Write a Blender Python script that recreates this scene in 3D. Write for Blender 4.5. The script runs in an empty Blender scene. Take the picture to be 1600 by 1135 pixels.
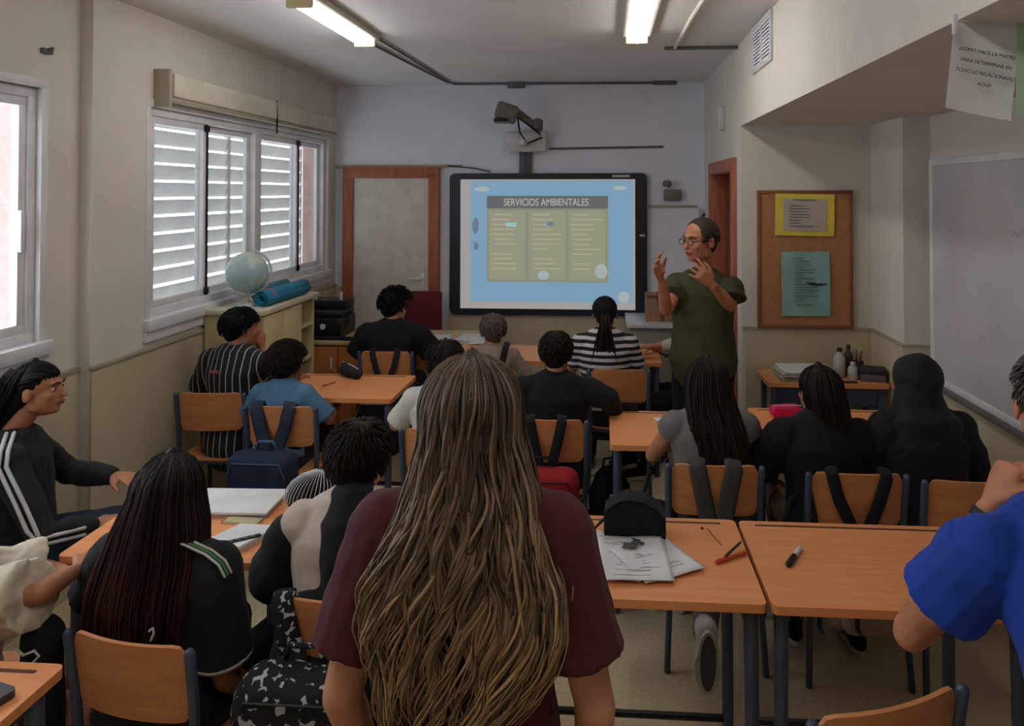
import bpy, bmesh, math, random
from mathutils import Vector as V, Matrix, noise
random.seed(7)
C = bpy.context.scene.collection
SC = bpy.context.scene
R = math.radians
# ---------------------------------------------------------------- camera, world, exposure
F_PX, CX, CY, YAW, PITCH, CAMZ = 1150.0, 865.0, 280.0, 4.0, 1.0, 1.88
cam = bpy.data.objects.new('camera', bpy.data.cameras.new('camera')); C.objects.link(cam)
cam.data.sensor_width = 36; cam.data.lens = 36 * F_PX / 1600; cam.data.clip_start = .05
cam.data.shift_x = (800 - CX) / 1600; cam.data.shift_y = (CY - 567.5) / 1600
cam.location = (0, 0, CAMZ); cam.rotation_euler = (R(90 + PITCH), 0, R(YAW))
SC.camera = cam
SC.view_settings.view_transform = 'Standard'; SC.view_settings.look = 'None'
SC.view_settings.gamma = 1; SC.view_settings.use_curve_mapping = False
SC.view_settings.exposure = 0.1
try:
    SC.cycles.max_bounces = 7; SC.cycles.diffuse_bounces = 4; SC.cycles.sample_clamp_indirect = 4
    SC.cycles.caustics_reflective = False; SC.cycles.caustics_refractive = False
except Exception: pass
W = bpy.data.worlds.new('sky'); SC.world = W; W.use_nodes = True
W.node_tree.nodes['Background'].inputs[0].default_value = (.86, .92, 1.0, 1)
W.node_tree.nodes['Background'].inputs[1].default_value = 5.6
def at(px, py, y=None, z=None, x=None):
    """where the camera's ray through a photo pixel meets the plane y=, z= or x="""
    a, p = R(YAW), R(PITCH)
    f = V((-math.sin(a)*math.cos(p), math.cos(a)*math.cos(p), math.sin(p))); r = V((math.cos(a), math.sin(a), 0)); u = r.cross(f)
    d = f + r*((px-CX)/F_PX) - u*((py-CY)/F_PX); c = V((0, 0, CAMZ))
    t = (y-c.y)/d.y if y is not None else (z-c.z)/d.z if z is not None else (x-c.x)/d.x
    return c + d*t
def area(name, loc, rot, sx, sy, power, col, spread=180):
    l = bpy.data.lights.new(name, 'AREA'); l.shape = 'RECTANGLE'; l.size = sx; l.size_y = sy; l.energy = power; l.color = col; l.spread = R(spread)
    o = bpy.data.objects.new(name, l); C.objects.link(o); o.location = loc; o.rotation_euler = rot; return o
# daylight entering by the two window openings (sky portals)
for nm, yc, w in (('window_daylight', 5.04, 2.4), ('window_daylight', 2.1, 1.7)):
    l = area(nm, (-2.56, yc, 1.76), (0, R(-90), 0), 1.05, w, 1, (1, 1, 1)); l.data.cycles.is_portal = True
# ---------------------------------------------------------------- materials
def lin(c): return tuple(((v/255)/12.92 if v/255 <= .04045 else ((v/255+.055)/1.055)**2.4) for v in c) + (1,)
MC = {}
def mat(name, col, rough=.6, metal=0, col2=None, scale=8, bump=0, bscale=60, stretch=None, spec=.4, sheen=0, trans=0, alpha=1, emit=None, es=0, detail=4, subs=0):
    if name in MC: return MC[name]
    m = bpy.data.materials.new(name); MC[name] = m; m.use_nodes = True
    nt = m.node_tree; N = nt.nodes; b = N['Principled BSDF']
    b.inputs['Base Color'].default_value = lin(col); b.inputs['Roughness'].default_value = rough; b.inputs['Metallic'].default_value = metal
    b.inputs['Specular IOR Level'].default_value = spec; b.inputs['Sheen Weight'].default_value = sheen
    if trans: b.inputs['Transmission Weight'].default_value = trans
    if alpha < 1: b.inputs['Alpha'].default_value = alpha
    if emit: b.inputs['Emission Color'].default_value = lin(emit); b.inputs['Emission Strength'].default_value = es
    tc = N.new('ShaderNodeTexCoord'); mp = N.new('ShaderNodeMapping'); nt.links.new(tc.outputs['Object'], mp.inputs[0])
    if stretch: mp.inputs['Scale'].default_value = stretch
    n = N.new('ShaderNodeTexNoise'); n.inputs['Scale'].default_value = scale; n.inputs['Detail'].default_value = detail
    nt.links.new(mp.outputs[0], n.inputs['Vector'])
    r = N.new('ShaderNodeValToRGB'); c2 = col2 or tuple(v*.93 for v in col)
    r.color_ramp.elements[0].position = .35; r.color_ramp.elements[1].position = .65
    r.color_ramp.elements[0].color = lin(c2); r.color_ramp.elements[1].color = lin(col)
    nt.links.new(n.outputs['Fac'], r.inputs[0]); nt.links.new(r.outputs[0], b.inputs['Base Color'])
    if bump:
        n2 = N.new('ShaderNodeTexNoise'); n2.inputs['Scale'].default_value = bscale; nt.links.new(mp.outputs[0], n2.inputs['Vector'])
        bp = N.new('ShaderNodeBump'); bp.inputs['Strength'].default_value = bump; bp.inputs['Distance'].default_value = .01
        nt.links.new(n2.outputs['Fac'], bp.inputs['Height']); nt.links.new(bp.outputs[0], b.inputs['Normal'])
    return m
def stripes(name, base, line, axis, period, width, rough=.85, off=0, wob=0.0):
    """cloth with woven stripes running across one axis of the garment"""
    m = mat(name, base, rough, sheen=.05); nt = m.node_tree; N = nt.nodes; b = N['Principled BSDF']
    tc = N.new('ShaderNodeTexCoord'); sp = N.new('ShaderNodeSeparateXYZ'); nt.links.new(tc.outputs['Object'], sp.inputs[0])
    def math_(op, a, c):
        q = N.new('ShaderNodeMath'); q.operation = op
        for k, s in enumerate((a, c)):
            if isinstance(s, (int, float)): q.inputs[k].default_value = s
            else: nt.links.new(s, q.inputs[k])
        return q.outputs[0]
    v = math_('ADD', sp.outputs[axis], 5 + off)
    v = math_('MODULO', v, period); v = math_('LESS_THAN', v, width)
    mx = N.new('ShaderNodeMix'); mx.data_type = 'RGBA'; mx.inputs[6].default_value = lin(base); mx.inputs[7].default_value = lin(line)
    nt.links.new(v, mx.inputs[0]); nt.links.new(mx.outputs[2], b.inputs['Base Color']); return m
def hairmat(name, root, mid, tip, z0, z1, rough=.55, spec=.2):
    """strands: tone by lock (random stored per lock) and grown-out from root colour to tip colour along each strand"""
    if name in MC: return MC[name]
    m = bpy.data.materials.new(name); MC[name] = m; m.use_nodes = True; nt = m.node_tree; N = nt.nodes; b = N['Principled BSDF']
    at_ = N.new('ShaderNodeAttribute'); at_.attribute_name = 'strand'; sp = N.new('ShaderNodeSeparateColor'); nt.links.new(at_.outputs['Color'], sp.inputs[0])
    r = N.new('ShaderNodeValToRGB'); e = r.color_ramp.elements; e[0].position = .05; e[0].color = lin(root); e[1].position = .95; e[1].color = lin(tip)
    k = e.new(.5); k.color = lin(mid)
    nt.links.new(sp.outputs[0], r.inputs[0])
    hv = N.new('ShaderNodeHueSaturation'); mr = N.new('ShaderNodeMapRange'); mr.inputs[3].default_value = .38; mr.inputs[4].default_value = 1.6
    nt.links.new(sp.outputs[1], mr.inputs[0]); nt.links.new(mr.outputs[0], hv.inputs['Value']); nt.links.new(r.outputs[0], hv.inputs['Color'])
    nt.links.new(hv.outputs[0], b.inputs['Base Color']); b.inputs['Roughness'].default_value = rough; b.inputs['Specular IOR Level'].default_value = spec
    return m
# ---------------------------------------------------------------- mesh builder
class MB:
    def __init__(s): s.v = []; s.f = []; s.col = []
    def add(s, vs, fs):
        o = len(s.v); s.v += [V(p) for p in vs]; s.f += [tuple(i+o for i in f) for f in fs]; return s
    n_ = 0
    def box(s, x0, x1, y0, y1, z0, z1):
        MB.n_ += 1; e = (MB.n_ % 7)*.00016 if min(x1-x0, y1-y0, z1-z0) > .004 else 0; x0 -= e; x1 += e; y0 -= e; y1 += e; z0 -= e; z1 += e
        return s.add([(x0,y0,z0),(x1,y0,z0),(x1,y1,z0),(x0,y1,z0),(x0,y0,z1),(x1,y0,z1),(x1,y1,z1),(x0,y1,z1)],
                     [(0,3,2,1),(4,5,6,7),(0,1,5,4),(1,2,6,5),(2,3,7,6),(3,0,4,7)])
    def rbox(s, x0, x1, y0, y1, z0, z1, r=.005, seg=2):
        MB.n_ += 1; e = (MB.n_ % 7)*.00016 if min(x1-x0, y1-y0, z1-z0) > .004 else 0; x0 -= e; x1 += e; y0 -= e; y1 += e; z0 -= e; z1 += e
        bm = bmesh.new(); bmesh.ops.create_cube(bm, size=1)
        for v in bm.verts: v.co = V(((x0+x1)/2+v.co.x*(x1-x0), (y0+y1)/2+v.co.y*(y1-y0), (z0+z1)/2+v.co.z*(z1-z0)))
        r = min(r, .49*min(x1-x0, y1-y0, z1-z0))
        bmesh.ops.bevel(bm, geom=bm.edges[:], offset=r, segments=seg, affect='EDGES', profile=.5)
        return s.bm(bm)
    def bm(s, bm, M=None):
        bm.verts.ensure_lookup_table(); bm.verts.index_update()
        s.add([(M @ v.co) if M else v.co.copy() for v in bm.verts], [tuple(v.index for v in f.verts) for f in bm.faces]); bm.free(); return s
    def ell(s, c, r, M=None, u=16, v=10):
        c = V(c); vs = [V((0, 0, -r[2]))]; fs = []
        for j in range(1, v):
            a = math.pi*j/v
            for i in range(u):
                t = 2*math.pi*i/u; vs.append(V((r[0]*math.sin(a)*math.cos(t), r[1]*math.sin(a)*math.sin(t), -r[2]*math.cos(a))))
        vs.append(V((0, 0, r[2])))
        for i in range(u): fs.append((0, 1+(i+1) % u, 1+i))
        for j in range(v-2):
            for i in range(u): a = 1+j*u; fs.append((a+i, a+(i+1) % u, a+u+(i+1) % u, a+u+i))
        l = len(vs)-1; a = 1+(v-2)*u
        for i in range(u): fs.append((a+i, a+(i+1) % u, l))
        return s.add([c + ((M @ p) if M else p) for p in vs], fs)
    def tube(s, pts, ra, rb=None, side=None, n=10, cap=True):
        """swept ellipse: ra along the side vector, rb across it; lists or numbers"""
        pts = [V(p) for p in pts]; k = len(pts)
        ra = list(ra) if hasattr(ra, '__len__') else [ra]*k; rb = ra if rb is None else (list(rb) if hasattr(rb, '__len__') else [rb]*k)
        if cap:   # rounded ends
            d0 = (pts[0]-pts[1]).normalized(); d1 = (pts[-1]-pts[-2]).normalized(); a, b = min(ra[0], rb[0]), min(ra[-1], rb[-1])
            pts = [pts[0]+d0*a*.9, pts[0]+d0*a*.6] + pts + [pts[-1]+d1*b*.6, pts[-1]+d1*b*.9]
            ra = [ra[0]*.4, ra[0]*.78]+ra+[ra[-1]*.78, ra[-1]*.4]; rb = [rb[0]*.4, rb[0]*.78]+rb+[rb[-1]*.78, rb[-1]*.4]; k += 4
        vs = []; sd = V(side) if side is not None else None
        for i, p in enumerate(pts):
            t = (pts[min(i+1, k-1)]-pts[max(i-1, 0)]).normalized()
            if sd is None: sd = t.cross(V((0, 0, 1))) if abs(t.z) < .9 else t.cross(V((0, 1, 0)))
            q = (sd - t*sd.dot(t)).normalized(); w = t.cross(q); sd = q
            for j in range(n):
                a = 2*math.pi*j/n; vs.append(p + q*(ra[i]*math.cos(a)) + w*(rb[i]*math.sin(a)))
        fs = [(i*n+j, i*n+(j+1) % n, (i+1)*n+(j+1) % n, (i+1)*n+j) for i in range(k-1) for j in range(n)]
        fs += [tuple(range(n))[::-1], tuple((k-1)*n+j for j in range(n))]
        return s.add(vs, fs)
    def lathe(s, prof, c=(0, 0, 0), n=20):
        c = V(c); vs = [c+V((r*math.cos(2*math.pi*j/n), r*math.sin(2*math.pi*j/n), z)) for r, z in prof for j in range(n)]
        fs = [(i*n+j, i*n+(j+1) % n, (i+1)*n+(j+1) % n, (i+1)*n+j) for i in range(len(prof)-1) for j in range(n)]
        fs += [tuple(range(n))[::-1], tuple((len(prof)-1)*n+j for j in range(n))]
        return s.add(vs, fs)
    def prism(s, poly, z0, z1, M=None):
        n = len(poly); vs = [V((x, y, z0)) for x, y in poly]+[V((x, y, z1)) for x, y in poly]
        if M: vs = [M @ p for p in vs]
        return s.add(vs, [tuple(range(n))[::-1], tuple(range(n, 2*n))]+[(i, (i+1) % n, n+(i+1) % n, n+i) for i in range(n)])
    def sheet(s, fn, nu, nv, t=.001):
        """thin slab from fn(u,v)->point, thickness t downwards along the normal"""
        top = [[V(fn(i/nu, j/nv)) for j in range(nv+1)] for i in range(nu+1)]
        bot = []
        for i in range(nu+1):
            row = []
            for j in range(nv+1):
                du = top[min(i+1, nu)][j]-top[max(i-1, 0)][j]; dv = top[i][min(j+1, nv)]-top[i][max(j-1, 0)]
                row.append(top[i][j]-du.cross(dv).normalized()*t)
            bot.append(row)
        w = nv+1; o = (nu+1)*w; vs = [p for r in top for p in r]+[p for r in bot for p in r]; fs = []
        for i in range(nu):
            for j in range(nv):
                a = i*w+j; fs += [(a, a+w, a+w+1, a+1), (o+a, o+a+1, o+a+w+1, o+a+w)]
        for i in range(nu): a = i*w; b = a+nv; fs += [(a, o+a, o+a+w, a+w), (b, b+w, o+b+w, o+b)]
        for j in range(nv): a = j; b = nu*w+j; fs += [(a, a+1, o+a+1, o+a), (b, o+b, o+b+1, b+1)]
        return s.add(vs, fs)
    def move(s, M): s.v = [M @ p for p in s.v]; return s
    def mesh(s, name):
        me = bpy.data.meshes.new(name); me.from_pydata([tuple(p) for p in s.v], [], s.f); me.update(); return me
def rrect(w, d, r, n=5, cx=0, cy=0):
    out = []
    for sx, sy, a0 in ((1, 1, 0), (-1, 1, 90), (-1, -1, 180), (1, -1, 270)):
        for i in range(n+1):
            a = R(a0+90*i/n); out.append((cx+sx*(w/2-r)+r*math.cos(a), cy+sy*(d/2-r)+r*math.sin(a)))
    return out
def link(name, me, m, parent=None, smooth=False, auto=None):
    o = bpy.data.objects.new(name, me); C.objects.link(o)
    if m: me.materials.append(m)
    if parent: o.parent = parent
    if smooth or auto:
        for p in me.polygons: p.use_smooth = True
        if auto:
            bm = bmesh.new(); bm.from_mesh(me)
            for e in bm.edges:
                if len(e.link_faces) == 2 and e.calc_face_angle(0) > R(auto): e.smooth = False
            bm.to_mesh(me); bm.free()
    return o
def part(name, mb, m, parent=None, smooth=False, auto=35, label=None):
    o = link(name, mb.mesh(name), m, parent, smooth, None if smooth else auto)
    if label: o['label'] = label
    return o
def tag(o, label=None, cat=None, group=None, kind=None):
    for k, v in (('label', label), ('category', cat), ('group', group), ('kind', kind)):
        if v: o[k] = v
    return o
def thing(name, label, cat, loc=(0, 0, 0), rz=0, group=None, rot=None):
    o = bpy.data.objects.new(name, None); C.objects.link(o); o.location = loc; o.rotation_euler = rot or (0, 0, rz); o.empty_display_size = .05
    return tag(o, label, cat, group)
def copytree(o, parent=None):
    c = o.copy(); C.objects.link(c); c.parent = parent
    for ch in o.children: copytree(ch, c)
    return c
TEX = {}
def clouds(sc):
    if sc not in TEX:
        t = bpy.data.textures.new('folds', 'CLOUDS'); t.noise_scale = sc; t.noise_depth = 2; TEX[sc] = t
    return TEX[sc]
def blob(mb, voxel=.007, smooth=4, folds=0, fscale=.09, name='blob'):
    """melt overlapping closed shapes into one continuous skin"""
    me = mb.mesh(name); o = bpy.data.objects.new(name, me); C.objects.link(o)
    r = o.modifiers.new('r', 'REMESH'); r.mode = 'VOXEL'; r.voxel_size = voxel; r.use_smooth_shade = True
    if smooth: q = o.modifiers.new('s', 'SMOOTH'); q.factor = .6; q.iterations = smooth
    if folds:
        d = o.modifiers.new('d', 'DISPLACE'); d.texture = clouds(fscale); d.strength = folds; d.mid_level = .5; d.texture_coords = 'LOCAL'
    dg = bpy.context.evaluated_depsgraph_get(); dg.update()
    res = bpy.data.meshes.new_from_object(o.evaluated_get(dg)); bpy.data.objects.remove(o); bpy.data.meshes.remove(me); res.name = name
    return res
def text(name, s, size, m, M, parent, align='CENTER', ext=.0004):
    cu = bpy.data.curves.new(name, 'FONT'); cu.body = s; cu.size = size; cu.align_x = align; cu.align_y = 'CENTER'; cu.extrude = ext
    o = bpy.data.objects.new(name, cu); C.objects.link(o); dg = bpy.context.evaluated_depsgraph_get(); dg.update()
    me = bpy.data.meshes.new_from_object(o.evaluated_get(dg)); bpy.data.objects.remove(o); me.transform(M)
    return link(name, me, m, parent)
# palette
M_wall = mat('wall_paint', (220, 213, 203), .9, scale=3, col2=(213, 206, 196), bump=.06, bscale=90)
M_wallf = mat('front_wall_paint', (234, 236, 250), .9, scale=3, col2=(228, 230, 243), bump=.06, bscale=90)
M_dado = mat('beige_dado', (200, 186, 158), .75, scale=2.5, col2=(192, 178, 149))
M_dadotrim = mat('dado_cap', (176, 165, 144), .6)
M_ceil = mat('ceiling_paint', (232, 229, 228), .95, scale=2, col2=(224, 221, 219))
M_floor = mat('terrazzo', (224, 206, 172), .35, scale=55, col2=(208, 189, 154), detail=6)
M_beech = mat('beech_laminate', (228, 152, 98), .42, col2=(220, 142, 87), scale=5, stretch=(1, 9, 9), bump=.02)
M_ply = mat('chair_plywood', (206, 138, 88), .45, col2=(192, 122, 74), scale=4, stretch=(1.5, 6, 12))
M_edge = mat('desk_edge', (150, 96, 56), .5)
M_groove = mat('groove_dark', (88, 52, 34), .6)
M_blue_metal = mat('slate_blue_metal', (74, 84, 104), .4, .3)
M_black_metal = mat('black_metal', (30, 30, 34), .45, .3)
M_white_metal = mat('white_lacquer', (208, 208, 208), .4)
M_alu = mat('aluminium_frame', (232, 230, 232), .4)
M_redwood = mat('red_brown_wood', (172, 100, 74), .42, col2=(154, 82, 58), scale=4, stretch=(8, 8, 1))
M_doorleaf = mat('cream_door', (222, 214, 202), .55)
M_paper = mat('white_paper', (222, 220, 220), .8)
M_ink = mat('ink', (60, 60, 66), .7)
M_skin = {k: mat('skin_'+k, c, .55, scale=14, col2=c2, spec=.35, detail=3) for k, c, c2 in (
    ('light', (206, 150, 122), (190, 130, 104)), ('tan', (180, 124, 92), (164, 106, 78)), ('warm', (196, 136, 104), (180, 116, 88)), ('brown', (150, 98, 72), (134, 84, 60)))}
M_white_eye = mat('eye_white', (186, 176, 168), .4); M_iris = mat('iris_dark', (40, 28, 20), .2)
M_lip = mat('lips', (160, 88, 78), .5); M_brow = mat('brow_hair', (44, 32, 26), .8)
M_hair_black = hairmat('black_hair', (15, 13, 13), (18, 15, 15), (21, 17, 17), 0, 1)
M_hair_dark = hairmat('dark_brown_hair', (26, 19, 17), (31, 22, 19), (36, 25, 21), 0, 1)
M_hair_auburn = hairmat('auburn_hair', (28, 18, 18), (46, 25, 22), (70, 38, 29), 0, 1)
M_hair_blond = hairmat('grown_out_blond_hair', (82, 64, 52), (126, 102, 79), (174, 142, 104), 0, 1, .45, .35)
M_hair_grey = hairmat('grey_brown_hair', (92, 80, 76), (98, 86, 80), (104, 92, 86), 0, 1)
M_black_cloth = mat('black_cloth', (13, 12, 14), .9, sheen=.03, bump=.05, bscale=300)
M_jean = mat('denim', (50, 62, 84), .9, bump=.1, bscale=400)
M_grey_trouser = mat('grey_trouser', (120, 106, 104), .9)
M_shoe_w = mat('white_rubber', (205, 200, 198), .6)
# ---------------------------------------------------------------- glass, hair strands, people
def glassmat():
    m = bpy.data.materials.new('window_glass'); m.use_nodes = True; nt = m.node_tree; N = nt.nodes; N.remove(N['Principled BSDF'])
    t = N.new('ShaderNodeBsdfTransparent'); t.inputs[0].default_value = (.93, .95, .96, 1); g = N.new('ShaderNodeBsdfGlossy'); g.inputs['Roughness'].default_value = .03
    x = N.new('ShaderNodeMixShader'); x.inputs[0].default_value = .06; nt.links.new(t.outputs[0], x.inputs[1]); nt.links.new(g.outputs[0], x.inputs[2])
    nt.links.new(x.outputs[0], N['Material Output'].inputs[0]); return m
M_glass = glassmat()
class Hair:
    """bundle of tapered strands, kept in one mesh, with a colour attribute (grown length, random tone)"""
    def __init__(s): s.mb = MB(); s.c = []
    def lock(s, pts, r, n=4, flat=.55, g0=0., g1=1., tone=None, ramp=.75):
        k = len(pts); a = len(s.mb.v)
        rr = [r*min(1, ramp+i*.22)*(1-.85*max(0, (i/(k-1)-.55)/.45)**1.6) for i in range(k)]
        s.mb.tube(pts, rr, [q*flat for q in rr], n=n, cap=False)
        tone = random.random() if tone is None else tone
        for i in range(k): s.c += [(g0+(g1-g0)*i/(k-1), tone, 0, 1)]*n
    def solid(s, mb, g=.0, tone=.3):
        s.mb.add(mb.v, mb.f); s.c += [(g, tone, 0, 1)]*len(mb.v)
    def solid_mesh(s, me, g=.0, tone=.3):
        s.mb.add([v.co.copy() for v in me.vertices], [tuple(p.vertices) for p in me.polygons]); n = len(me.vertices)
        s.c += [((g(v.co) if callable(g) else g), tone, 0, 1) for v in me.vertices]
    def make(s, m, parent, name='hair', label=None):
        me = s.mb.mesh(name); ca = me.color_attributes.new('strand', 'FLOAT_COLOR', 'POINT')
        for i, c in enumerate(s.c): ca.data[i].color = c
        o = link(name, me, m, parent, True)
        if label: o['label'] = label
        return o
def euler(yaw, pitch, roll): return (Matrix.Rotation(R(yaw), 3, 'Z') @ Matrix.Rotation(R(-pitch), 3, 'X') @ Matrix.Rotation(R(roll), 3, 'Y'))
def head_prims(mb, hc, HM, k, ears=True):
    def E_(c, r, rot=None): mb.ell(hc + HM @ (V(c)*k), [q*k for q in r], HM @ rot if rot else HM, 14, 10)
    E_((0, -.014, .032), (.076, .094, .084)); E_((0, .022, -.025), (.061, .068, .085)); E_((0, .045, -.075), (.038, .036, .032)); E_((0, .062, -.088), (.020, .020, .016))
    for sx in (-1, 1):
        E_((sx*.045, .0, -.055), (.018, .035, .030)); E_((sx*.036, .062, -.022), (.020, .018, .018))
        if ears: E_((sx*.079, -.008, -.008), (.007, .019, .031), Matrix.Rotation(R(sx*14), 3, 'Z'))
    E_((0, .076, .028), (.046, .016, .010))
    mb.tube([hc+HM @ (V(p)*k) for p in ((0, .082, .012), (0, .096, -.010), (0, .104, -.026))], [.008*k, .010*k, .0125*k], side=HM @ V((1, 0, 0)), n=8)
    E_((0, .086, -.049), (.022, .010, .0055)); E_((0, .085, -.060), (.018, .009, .006))
def face_parts(root, hc, HM, k, glasses=False, brow=M_brow):
    for sx in (-1, 1):
        m = MB(); m.ell(hc+HM @ V((sx*.031*k, .074*k, .006*k)), (.0120*k, .010*k, .0062*k), HM, 12, 8); e = part('eye', m, M_white_eye, root, True)
        m = MB(); m.ell(hc+HM @ V((sx*.031*k, .0815*k, .006*k)), (.0064*k, .0035*k, .0060*k), HM, 10, 6); part('iris', m, M_iris, e, True)
        m = MB(); m.tube([hc+HM @ (V(p)*k) for p in ((sx*.014, .093, .026), (sx*.032, .089, .033), (sx*.050, .075, .026))], [.003*k, .004*k, .002*k], n=6); part('eyebrow', m, brow, root, True)
    m = MB(); m.tube([hc+HM @ (V(p)*k) for p in ((-.022, .086, -.054), (-.008, .0965, -.051), (.008, .0965, -.051), (.022, .086, -.054))], [.002*k, .0045*k, .0045*k, .002*k], n=6)
    m.tube([hc+HM @ (V(p)*k) for p in ((-.020, .085, -.056), (0, .095, -.060), (.020, .085, -.056))], [.002*k, .005*k, .002*k], n=6); part('lips', m, M_lip, root, True)
    if glasses:
        m = MB()
        for sx in (-1, 1):
            m.tube([hc+HM @ V((sx*.032*k+.020*k*math.cos(a), .100*k, .004*k+.015*k*math.sin(a))) for a in [i*math.pi/8 for i in range(17)]], .0016*k, n=5, cap=False)
            m.tube([hc+HM @ (V(p)*k) for p in ((sx*.052, .098, .008), (sx*.078, .06, .01), (sx*.086, -.01, .002))], .0016*k, n=5)
        m.tube([hc+HM @ (V(p)*k) for p in ((-.012, .101, .008), (0, .103, .010), (.012, .101, .008))], .0016*k, n=5)
        part('glasses', m, M_black_metal, root)
def hand(mb, w, d, n, u, curl=.5, k=1, spread=.12, thumb=.6, fr=1.0, nails=None):
    """w wrist, d towards the knuckles, n out of the palm, u towards the thumb; curl in radians per joint"""
    w, d, n, u = V(w), V(d).normalized(), V(n).normalized(), V(u); u = (u-d*u.dot(d)).normalized(); n = (n-d*n.dot(d)-u*n.dot(u)).normalized()
    mb.tube([w, w+d*.03*k, w+d*.065*k, w+d*.088*k], [.024*k, .033*k, .040*k, .038*k], [.018*k, .0165*k, .014*k, .011*k], side=u, n=12)
    mb.ell(w+d*.035*k+u*.020*k+n*.008*k, (.018*k, .018*k, .016*k))
    for i, (L, off) in enumerate(((.92, .030), (1.0, .010), (.94, -.010), (.76, -.029))):
        b = w+d*(.086-.004*abs(i-1))*k+u*off*k; a = (1.5-i)*spread; dd = (d*math.cos(a)+u*math.sin(a)).normalized(); cu = curl*(1+.12*i) if not hasattr(curl, '__len__') else curl[i]
        p = [b-dd*.015*k, b]
        for j, l in enumerate((.044, .027, .021)):
            q = dd*math.cos(cu*(j+1)*.8)+n*math.sin(cu*(j+1)*.8); p.append(p[-1]+q*l*L*k)
        r = [.0095, .0098, .0086, .0080, .0066]; mb.tube(p, [q*k*fr*(.9 if i == 3 else 1) for q in r], n=8)
        if nails is not None:
            e = p[-1]; q = (p[-1]-p[-2]).normalized(); nn = n*q.dot(d)*-1+d*n.dot(q); nn = (nn-q*nn.dot(q)).normalized()
            nails.append((e-q*.002+nn*.006*k, q, nn))
    t0 = w+d*.022*k+u*.024*k; q = (d*.75+u*thumb+n*.25).normalized(); t1 = t0+q*.040*k; q = (d*.85+u*thumb*.5+n*.45).normalized(); t2 = t1+q*.031*k; q = (d*.8+n*.5+u*.1).normalized()
    mb.tube([t0, t1, t2, t2+q*.024*k], [.0135*k, .0115*k, .0100*k, .0078*k], n=8)
def shoe(root, ank, yaw, k=1, upper=None, sole=None, tip=0):
    Mx = Matrix.Translation(ank) @ Matrix.Rotation(R(yaw), 4, 'Z') @ Matrix.Rotation(R(tip), 4, 'X')
    m = MB(); m.tube([(0, -.045, -.045), (0, .03, -.045), (0, .10, -.052), (0, .16, -.058)], [.034*k, .037*k, .044*k, .036*k], [.034*k, .032*k, .024*k, .018*k], side=(1, 0, 0), n=14)
    m.tube([(0, -.02, -.05), (0, -.018, .005)], [.038*k, .036*k], n=12)
    s = part('shoe', m.move(Mx), upper or M_black_cloth, root, True)
    m = MB(); m.prism([(x*k, y) for x, y in [(.036*math.cos(a)+(.008 if math.sin(a) > 0 else 0)*math.cos(a), .057+.125*math.sin(a)) for a in [i*math.pi/12 for i in range(24)]]], -.088, -.066, Mx)
    part('sole', m, sole or M_shoe_w, s); m = MB().prism([(x*k, y) for x, y in [(.026*math.cos(a), .057+.112*math.sin(a)) for a in [i*math.pi/12 for i in range(24)]]], -.090, -.0875, Mx); part('tread', m, mat('tread_grey', (92, 90, 96), .8), s)
SEATED, STANDING = 'seated', 'standing'
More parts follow.
